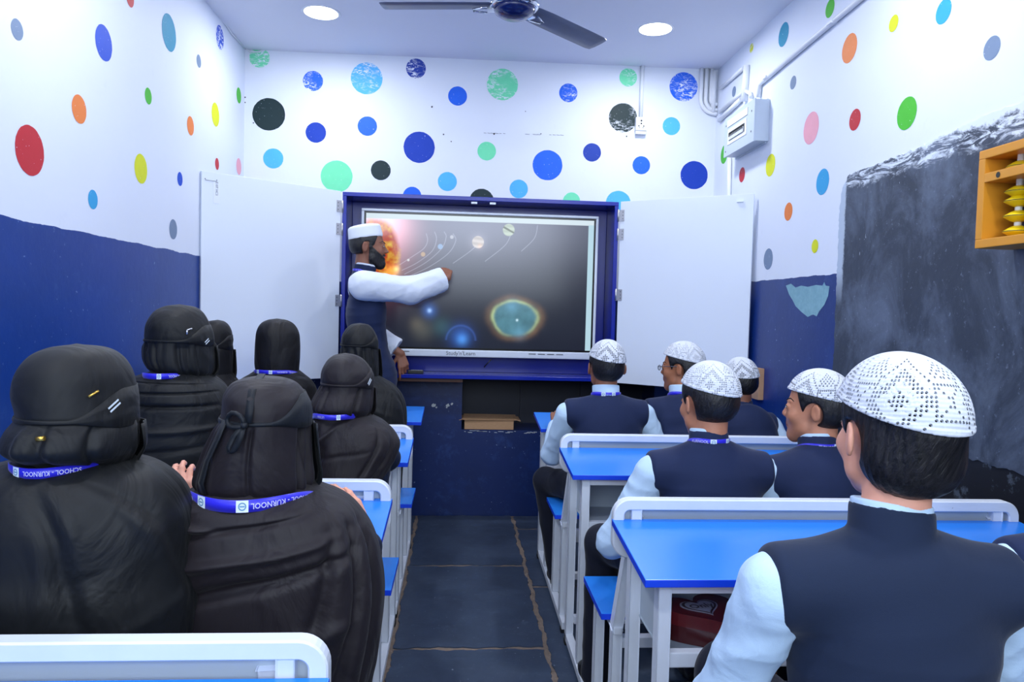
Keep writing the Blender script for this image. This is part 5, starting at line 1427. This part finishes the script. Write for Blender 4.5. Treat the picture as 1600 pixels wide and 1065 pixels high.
    if lany:
        vv, uL, uR = lany['v'], lany['uL'], lany['uR']; a0 = W(uL, vv, Y=Y); a1 = W(uR, vv, Y=Y)
        P(lanyard(None, ((a0[0]+a1[0])/2, Y+lany.get('dy', 0), (a0[2]+a1[2])/2+.004), abs(a1[0]-a0[0])/2+.004, lany['b']+.016, lany.get('w', .016), sag=lany.get('sag', .01), tilt=lany.get('tilt', 0), front_drop=.12, texts=lany.get('texts', ()), squares=lany.get('squares', ())))
    if extra: extra(t, P, surf, ztie, J)
    return t

# ------------------------------------------------------------------ the people
def headtop(u, v, Y, hs): p = W(u, v, Y=Y); return np.array([p[0], p[1], p[2]-.142*hs])
KN = 'SCHOOL - KURNOOL'
# boys on the right
hd = headtop(1108, 561, 2.15, .93)
boy('person', 'boy with back to us on the middle right bench, crocheted cap, navy vest, lanyard', pose(hd, (.775, 2.10, .575), s=.93, hs=.93, yaw=.30, pitch=-.10, tyaw=.02,
    wl=(.60, 2.38, .66), wr=(.93, 2.38, .66), pl=(-.5, -.3, -.6), pr=(.5, -.3, -.6), shw=.185, knees=((.52, 2.46, .545), (.86, 2.46, .55)), feet=((.50, 2.44, .09), (.88, 2.5, .09))), SK_MID,
    lany=dict(texts=((-.82, '- KURNOOL', False),), squares=(-.12, .70)), caprot=(.24, .10), caplift=.048, collar='vest')
hd = headtop(1277, 573, 2.18, .92)
boy('person', 'boy in profile facing left, crocheted cap and navy vest, middle right bench near the wall', pose(hd, (1.12, 2.10, .57), s=.92, hs=.92, yaw=.95, pitch=-.02, tyaw=.12,
    wl=(1.04, 2.40, .66), wr=(1.3, 2.38, .66), pl=(-.5, -.3, -.6), pr=(.7, -.3, -.6), shw=.185), SK_MID, lany=dict(texts=((-.1, 'KURNOOL', False),), squares=(.42,)), caprot=(.20, .05), caplift=.046, cap_mat=M_CROCHET2)
hd = np.array([1.35, 2.26, 1.02])
boy('person', 'boy hidden behind the nearest capped head, navy shoulder showing by the chalkboard', pose(hd, (1.34, 2.12, .56), s=.88, hs=.90, yaw=.6, tyaw=.1, wl=(1.28, 2.46, .68), wr=(1.42, 2.46, .68), shw=.155, pl=(0, -.6, -1), pr=(.1, -.6, -1)), SK_MID, h=.007, caprot=(.2, 0))
hd = headtop(948, 528, 3.20, .92)
boy('person', 'boy with pale collar over navy vest and crocheted cap, aisle end of front right bench', pose(hd, (.69, 3.12, .57), s=.92, hs=.92, yaw=.10, pitch=.0, tyaw=0,
    wl=(.485, 3.50, .80), wr=(.90, 3.42, .68), pl=(-.35, -.6, -1.2), pr=(.5, -.4, -.8), shw=.185, knees=((.44, 3.44, .53), (.76, 3.46, .55)), feet=((.50, 3.40, .09), (.78, 3.5, .09)), handl=dict(curl=(.5, .5, .6, .6))), SK_DARK,
    collar='shirt', lany=dict(up=.034, a=.004, b=.004, squares=(-.35, .35)), caprot=(.16, .10), caplift=.050, cap_mat=M_CROCHET2)
hd = headtop(1066, 531, 3.32, .92)
boy('person', 'boy in profile with glasses, navy vest and crocheted cap on the front right bench', pose(hd, (1.08, 3.14, .57), s=.92, hs=.92, yaw=.98, pitch=-.06, tyaw=.1,
    wl=(.97, 3.42, .66), wr=(1.2, 3.42, .66), pl=(-.5, -.3, -.9), pr=(.7, -.3, -.6), shw=.18), SK_BRN, collar='shirt', lany=dict(up=.034, a=.004, b=.004), caprot=(.26, .04), caplift=.048, glasses=True)
hd = headtop(1157, 556, 3.36, .90)
boy('person', 'boy facing away in crocheted cap between the open cabinet door and the wooden block', pose(hd, (1.36, 3.14, .56), s=.90, hs=.90, yaw=.12, pitch=-.1, tyaw=.05,
    wl=(1.28, 3.40, .66), wr=(1.46, 3.40, .66), pl=(-.4, -.3, -1), pr=(.2, -.4, -1), shw=.17), SK_DARK, h=.006, caprot=(.22, -.06), caplift=.048, cap_mat=M_CROCHET2)
hd = np.array([W(1401, 545, Y=1.10)[0], 1.10, W(1417, 545, Y=1.10)[2]-.136])
boy('person', 'nearest and largest boy, navy vest, thick black hair under a white crocheted cap', pose(hd, (.71, 1.08, .585), s=.99, hs=.93, yaw=.05, pitch=.0, roll=.0, tyaw=-.02,
    wl=(.57, 1.40, .655), wr=(.84, 1.38, .66), pl=(-.30, -.2, -.5), pr=(.3, -.2, -.6), shw=.182, neckd=.172, shd=.070, nboff=(-.012, 0, 0)), SK_LIGHT, h=.0042, vest=M_VEST2, hairthick=.012, nape=-.135, hairback=.015, caprot=(.20, .06), caplift=.046, cap_sc=1.03, collar='vest')
hd = np.array([1.355, 1.45, 1.04])
boy('person', 'boy at the right edge leaning over the desk, only his navy shoulder in view', pose(hd, (1.31, 1.16, .57), nboff=(-.03, 0, 0), s=.95, hs=.90, yaw=.1, pitch=-.5, tyaw=0, wl=(1.22, 1.50, .65), wr=(1.39, 1.5, .66), pl=(-.2, -.3, -1), pr=(.1, -.4, -1)), SK_MID, h=.007, caprot=(.2, 0))
# girls on the left
def fx(seed, hz=6, n=10, amp=.008, hamp=.006, lst=()): return rand_folds(seed, n, amp, hz=hz, hamp=hamp, lst=lst)
girl('nearest girl at far left, black headscarf with gold pins, blue lanyard', 1.33,
     [(538,112,128,.01),(543,82,160,.055),(556,58,182,.085),(580,42,197,.105),(610,36,203,.112),(638,42,204,.110,-.005),(650,40,205,.108,-.008),(668,27,206,.118,-.018),(690,20,206,.122,-.022),(704,32,205,.110,-.015),(714,50,200,.085,0),(730,60,190,.07,0)],
     [(712,48,170,.075),(719,20,200,.10),(730,-22,238,.125),(748,-60,266,.145),(772,-88,286,.16),(805,-105,298,.17),(860,-120,306,.18,.01),(930,-128,320,.19,.02),(990,-130,320,.20,.03)],
     645, C_BLACK, C_BLACK, 11, fx(21, 3, 14, .014, .006, lst=[(-.3, .02, -.1, .75, .022, -.013), (-.1, .02, .5, .8, .022, -.011), (-.2, .02, -.8, .7, .03, .012), (.2, .04, 1.1, .45, .022, -.012), (-.6, .03, -1.3, .55, .03, -.013), (.35, .05, 1.3, .7, .03, .010)]),
     gather=.007, lany=dict(v=712, uL=40, uR=180, b=.098, w=.017, sag=.010, dy=0, texts=((.30, KN, True),), squares=(-.38, -1.25)),
     pins=[('gold', 145, 615, .018, .5), ('bar', 64, 675, .012, .1), ('print', 178, 636, .024, .6)], hands=dict(yaw=-.3, wr=W(296, 800, Y=1.66), hr=dict(f=(-.12, .1, .6), n=(.1, -1, .1), curl=(.5, .6, .7, .7), scale=.95), pr=(.2, -.4, -1), skin=SK_LIGHT))
def ties(t, P, surf, ztie, J):
    mb = MB()
    def rib(pts, w):
        pr = None
        for (th, z, o) in pts:
            p, nn = surf(th, z, o); tg = np.cross([0, 0, 1], nn); a = [mb.bm.verts.new(Vector(p-tg*w/2)), mb.bm.verts.new(Vector(p+tg*w/2))]
            if pr: mb.bm.faces.new((pr[0], pr[1], a[1], a[0]))
            pr = a
    z = ztie
    rib([(.0, z+.085, .003), (-.02, z+.06, .003), (-.03, z+.03, .005), (-.05, z+.005, .010)], .014)
    rib([(-.60, z+.004, .006), (-.62, z-.03, .007), (-.66, z-.07, .009), (-.66, z-.11, .009), (-.64, z-.13, .006)], .016)
    rib([(-.12, z, .010), (-.10, z-.02, .013), (-.14, z-.045, .014), (-.22, z-.050, .013)], .012); rib([(-.12, z, .010), (-.22, z-.02, .013), (-.26, z-.040, .014), (-.20, z-.050, .013)], .010)
    o = mb.build('veil_tie', [C_NAVY], smooth=True); m = o.modifiers.new('t', 'SOLIDIFY'); m.thickness = .002; P(o)['label'] = 'navy cloth tie strings'
    mb = MB(); pts = [surf(th, z+dz, .010)[0] for th, dz in ((-.10, .0), (-.14, .010), (-.2, .017), (-.29, .021), (-.38, .021), (-.46, .016), (-.5, .009), (-.47, .002), (-.40, -.003), (-.3, -.005), (-.2, -.004), (-.10, .0))]; mb.tube([tuple(p) for p in pts], .0045, 8)
    mb.lathe([(.001, -.006), (.006, -.004), (.007, 0), (.006, .004), (.001, .006)], tuple(surf(-.10, z, .011)[0]), 10)
    P(mb.build('tie_knot', [C_NAVY]))
    # right sleeve showing beside the desk
    a = W(585, 835, Y=1.62); b = W(600, 880, Y=1.55)
    P(sdf_mesh('sleeve', lambda p: cap(p, (a[0]-.085, 1.50, a[2]-.04), (b[0]-.055, 1.66, b[2]-.0), .048, .040), np.array([-.45, 1.38, .60]), np.array([-.05, 1.78, .98]), .005, [C_NSL], disp=ripple(3, 40, .004)))
girl('nearest girl by the aisle, brownish black cloak, navy tie strings behind her head', 1.45,
     [(587,405,418,.01),(590,385,440,.045),(598,365,462,.075),(615,354,476,.098),(632,352,482,.104),(647,350,484,.105),(660,345,484,.108),(690,330,485,.110),(720,318,487,.112),(745,310,490,.110),(758,314,487,.104),(775,330,470,.09)],
     [(752,328,470,.095),(760,308,492,.112),(768,290,515,.125),(780,278,542,.14),(798,270,562,.15),(825,262,580,.16),(860,258,592,.165,.0),(910,257,600,.17,.01),(960,256,598,.18,.02),(1020,255,588,.19,.03),(1080,252,576,.20,.04)],
     650, C_BROWN, C_BROWN, 12, hem=.16, hems=1.0, folds_c=fx(5, 4, 8, .007, .005, lst=[(-1.1, .42, .9, .22, .016, -.012), (-1.1, .52, 1.0, .36, .018, .010), (-1.2, .60, 1.1, .44, .016, -.012), (-1.0, .70, .9, .62, .02, .010), (.9, .30, .2, .8, .02, -.010), (1.2, .3, .6, .9, .02, -.012), (1.5, .3, 1.0, .95, .02, -.012), (-1.2, .3, -.2, .34, .02, .012)]),
     gather=.0085, ngath=26, lany=dict(v=756, uL=308, uR=492, b=.118, w=.0225, sag=.012, texts=((.74, KN, True), (-1.10, 'KURNOOL', True)), squares=(.10, -.60)), extra=ties, bandmat=C_NAVY,
     hands=dict(yaw=-.1, wr=W(570, 830, Y=1.62), hr=dict(f=(-.34, .0, .55), n=(.5, -.6, .2), curl=(.35, .4, .45, .5)), pr=(-.5, -.2, -1), skin=SK_LIGHT))
girl('girl in black headscarf with a silver pin, far left of the second bench', 2.32,
     [(476,272,288,.01),(479,258,304,.05),(488,244,315,.085),(505,234,324,.108),(522,231,329,.112),(533,231,330,.110),(545,229,331,.112),(560,230,332,.114),(573,236,332,.11),(581,243,330,.095),(592,250,320,.08)],
     [(578,244,312,.085),(584,225,325,.105),(592,205,338,.125),(604,196,350,.14),(625,192,358,.15),(660,190,360,.155),(700,190,360,.16),(740,190,360,.17,.02)],
     531, C_BLACK, C_BLACK, 13, fx(31, 8, 8, .007, .005, lst=[(-1.4, .20, 1.3, .26, .010, -.012), (-1.4, .36, 1.3, .35, .010, -.010), (-1.4, .45, 1.2, .45, .010, -.010), (-1.4, .58, 1.2, .55, .010, .009), (-1.3, .68, 1.0, .62, .010, -.008)]),
     gather=.007, lany=dict(v=582, uL=234, uR=306, b=.112, w=.0165, sag=.004, texts=((.62, 'SCHOOL', True),), squares=(.12,)), pins=[('pin2', 296, 514, .016, .3), ('print', 323, 534, .020, .6)])
girl('girl seen between two heads in plain black scarf, front left bench near the wall', 3.28,
     [(500,336,344,.01),(502,326,350,.05),(508,318,356,.08),(518,313,360,.10),(532,311,361,.105),(540,312,360,.10),(548,311,362,.105),(570,311,362,.105),(582,313,362,.10),(592,318,360,.09)],
     [(582,312,361,.095),(590,305,366,.11),(600,298,374,.125),(615,292,382,.135),(650,290,386,.14),(700,290,386,.15)],
     540, C_DEEP, C_DEEP, 14, fx(41), lany=dict(v=572, uL=312, uR=352, b=.10, w=.014, sag=.003), pins=())
girl('girl in smooth dark hijab without a tie against the white left cabinet door', 3.32,
     [(498,428,438,.01),(500,418,449,.045),(506,408,459,.075),(518,402,466,.098),(535,400,468,.104),(555,399,468,.104),(570,399,467,.10),(580,401,466,.095),(592,405,462,.085)],
     [(577,402,465,.095),(584,392,474,.112),(594,376,486,.125),(608,366,493,.135),(640,362,496,.14),(700,362,496,.15)],
     556, C_DEEP, C_DEEP, 15, fx(51), gather=.0015, band=False, lany=dict(v=578, uL=400, uR=467, b=.105, w=.0165, sag=.003, texts=((.70, KN, True),), squares=(.0, -.65)))
def elbow6(t, P, surf, ztie, J):
    a = W(612, 690, Y=2.42); b = W(622, 735, Y=2.50); c = W(590, 745, Y=2.60)
    P(sdf_mesh('sleeve', lambda p: smin(cap(p, a+np.array([-.06, 0, .0]), b+np.array([-.045, 0, .045]), .05, .048), cap(p, b+np.array([-.045, 0, .045]), c+np.array([-.03, .06, .045]), .046, .04), .02), np.array([-.46, 2.30, .68]), np.array([-.10, 2.80, 1.02]), .006, [C_NSL], disp=ripple(8, 40, .005)))
girl('girl with gathered brownish black scarf at the aisle end of the second left bench', 2.42,
     [(552,534,546,.01),(555,522,558,.045),(563,512,570,.08),(577,504,580,.100),(590,502,583,.106),(599,503,583,.104),(610,498,582,.108),(625,490,581,.116,-.01),(636,487,580,.118,-.012),(643,492,578,.108,-.008),(652,503,570,.09)],
     [(641,500,566,.09),(648,492,580,.105),(658,488,600,.125),(672,486,614,.14),(690,485,622,.15),(712,484,616,.155),(740,484,602,.16),(775,484,590,.17,.02)],
     598, C_BROWN, C_BROWN, 16, fx(61, 3, 12, .010, .005, lst=[(.2, .1, -.9, .5, .016, .014), (.9, .25, .3, .7, .018, -.010), (1.2, .35, .7, .9, .018, -.010), (-.6, .2, -1.0, .6, .016, -.010)]),
     gather=.008, ngath=14, lany=dict(v=643, uL=493, uR=566, b=.122, w=.0165, sag=.003, texts=((-.45, 'UCTION', True),), squares=(.25,)), pins=[('print', 577, 597, .022, .9)], extra=elbow6)
girl('girl in black scarf directly in front of the standing teacher, front left bench', 3.38,
     [(505,558,567,.01),(507,549,576,.05),(514,541,583,.08),(524,535,588,.10),(535,533,590,.106),(540,533,590,.103),(552,532,591,.106),(570,532,592,.106),(585,533,592,.10),(596,538,590,.09)],
     [(586,534,592,.095),(592,530,602,.115),(600,527,615,.13),(615,525,628,.14),(635,524,635,.15),(665,524,636,.155),(700,524,634,.16)],
     539, C_BLACK, C_BLACK, 17, fx(71, 3, 12, .010), gather=.004, hands=dict(yaw=0, wr=(-.375, 3.60, .842), hr=dict(f=(1, .3, -.1), n=(0, 0, 1)), pr=(.3, -.3, -1), skin=SK_MID))
# the teacher
th_ = headtop(576, 343, 4.22, .98); TY = -1.42
J = pose((th_[0]+.004, 4.22, th_[2]-.016), (-.50, 4.22, .94), s=1.0, hs=.98, yaw=TY-.10, pitch=-.02, tyaw=TY+.0, neckd=.165, shw=.165, shd=.06,
         wr=W(698, 434, Y=4.28), wl=W(626, 552, Y=4.44), pr=(.2, -.4, -1.6), pl=(-1.2, .4, -.3), knees=((-.47, 4.30, .50), (-.50, 4.17, .50)), feet=((-.48, 4.31, .09), (-.52, 4.16, .09)),
         handr=dict(f=(-.02, .62, .50), n=(.25, -.8, .5), curl=(1.25, 1.1, 1.35, 1.35), side=-1, thumb=.8), handl=dict(f=(.25, -.15, -1), n=(.3, -.9, 0), curl=(.25, .55, .75, .85), side=1, thumb=.3))
J['kid'] = 0.
teacher = boy('person', 'bearded teacher in white cap and navy vest standing and pointing at the screen', J, SK_DARK, vest=M_VEST, shirt=M_KURTA, h=.005, hairthick=.006, nape=-.045, capstyle='kufi', caprot=(.20, 0), caplift=.046,
    beard=True, kurta=True, collar='vest', lany=dict(up=.034, texts=((.9, 'LIC SC', False),), w=.016))
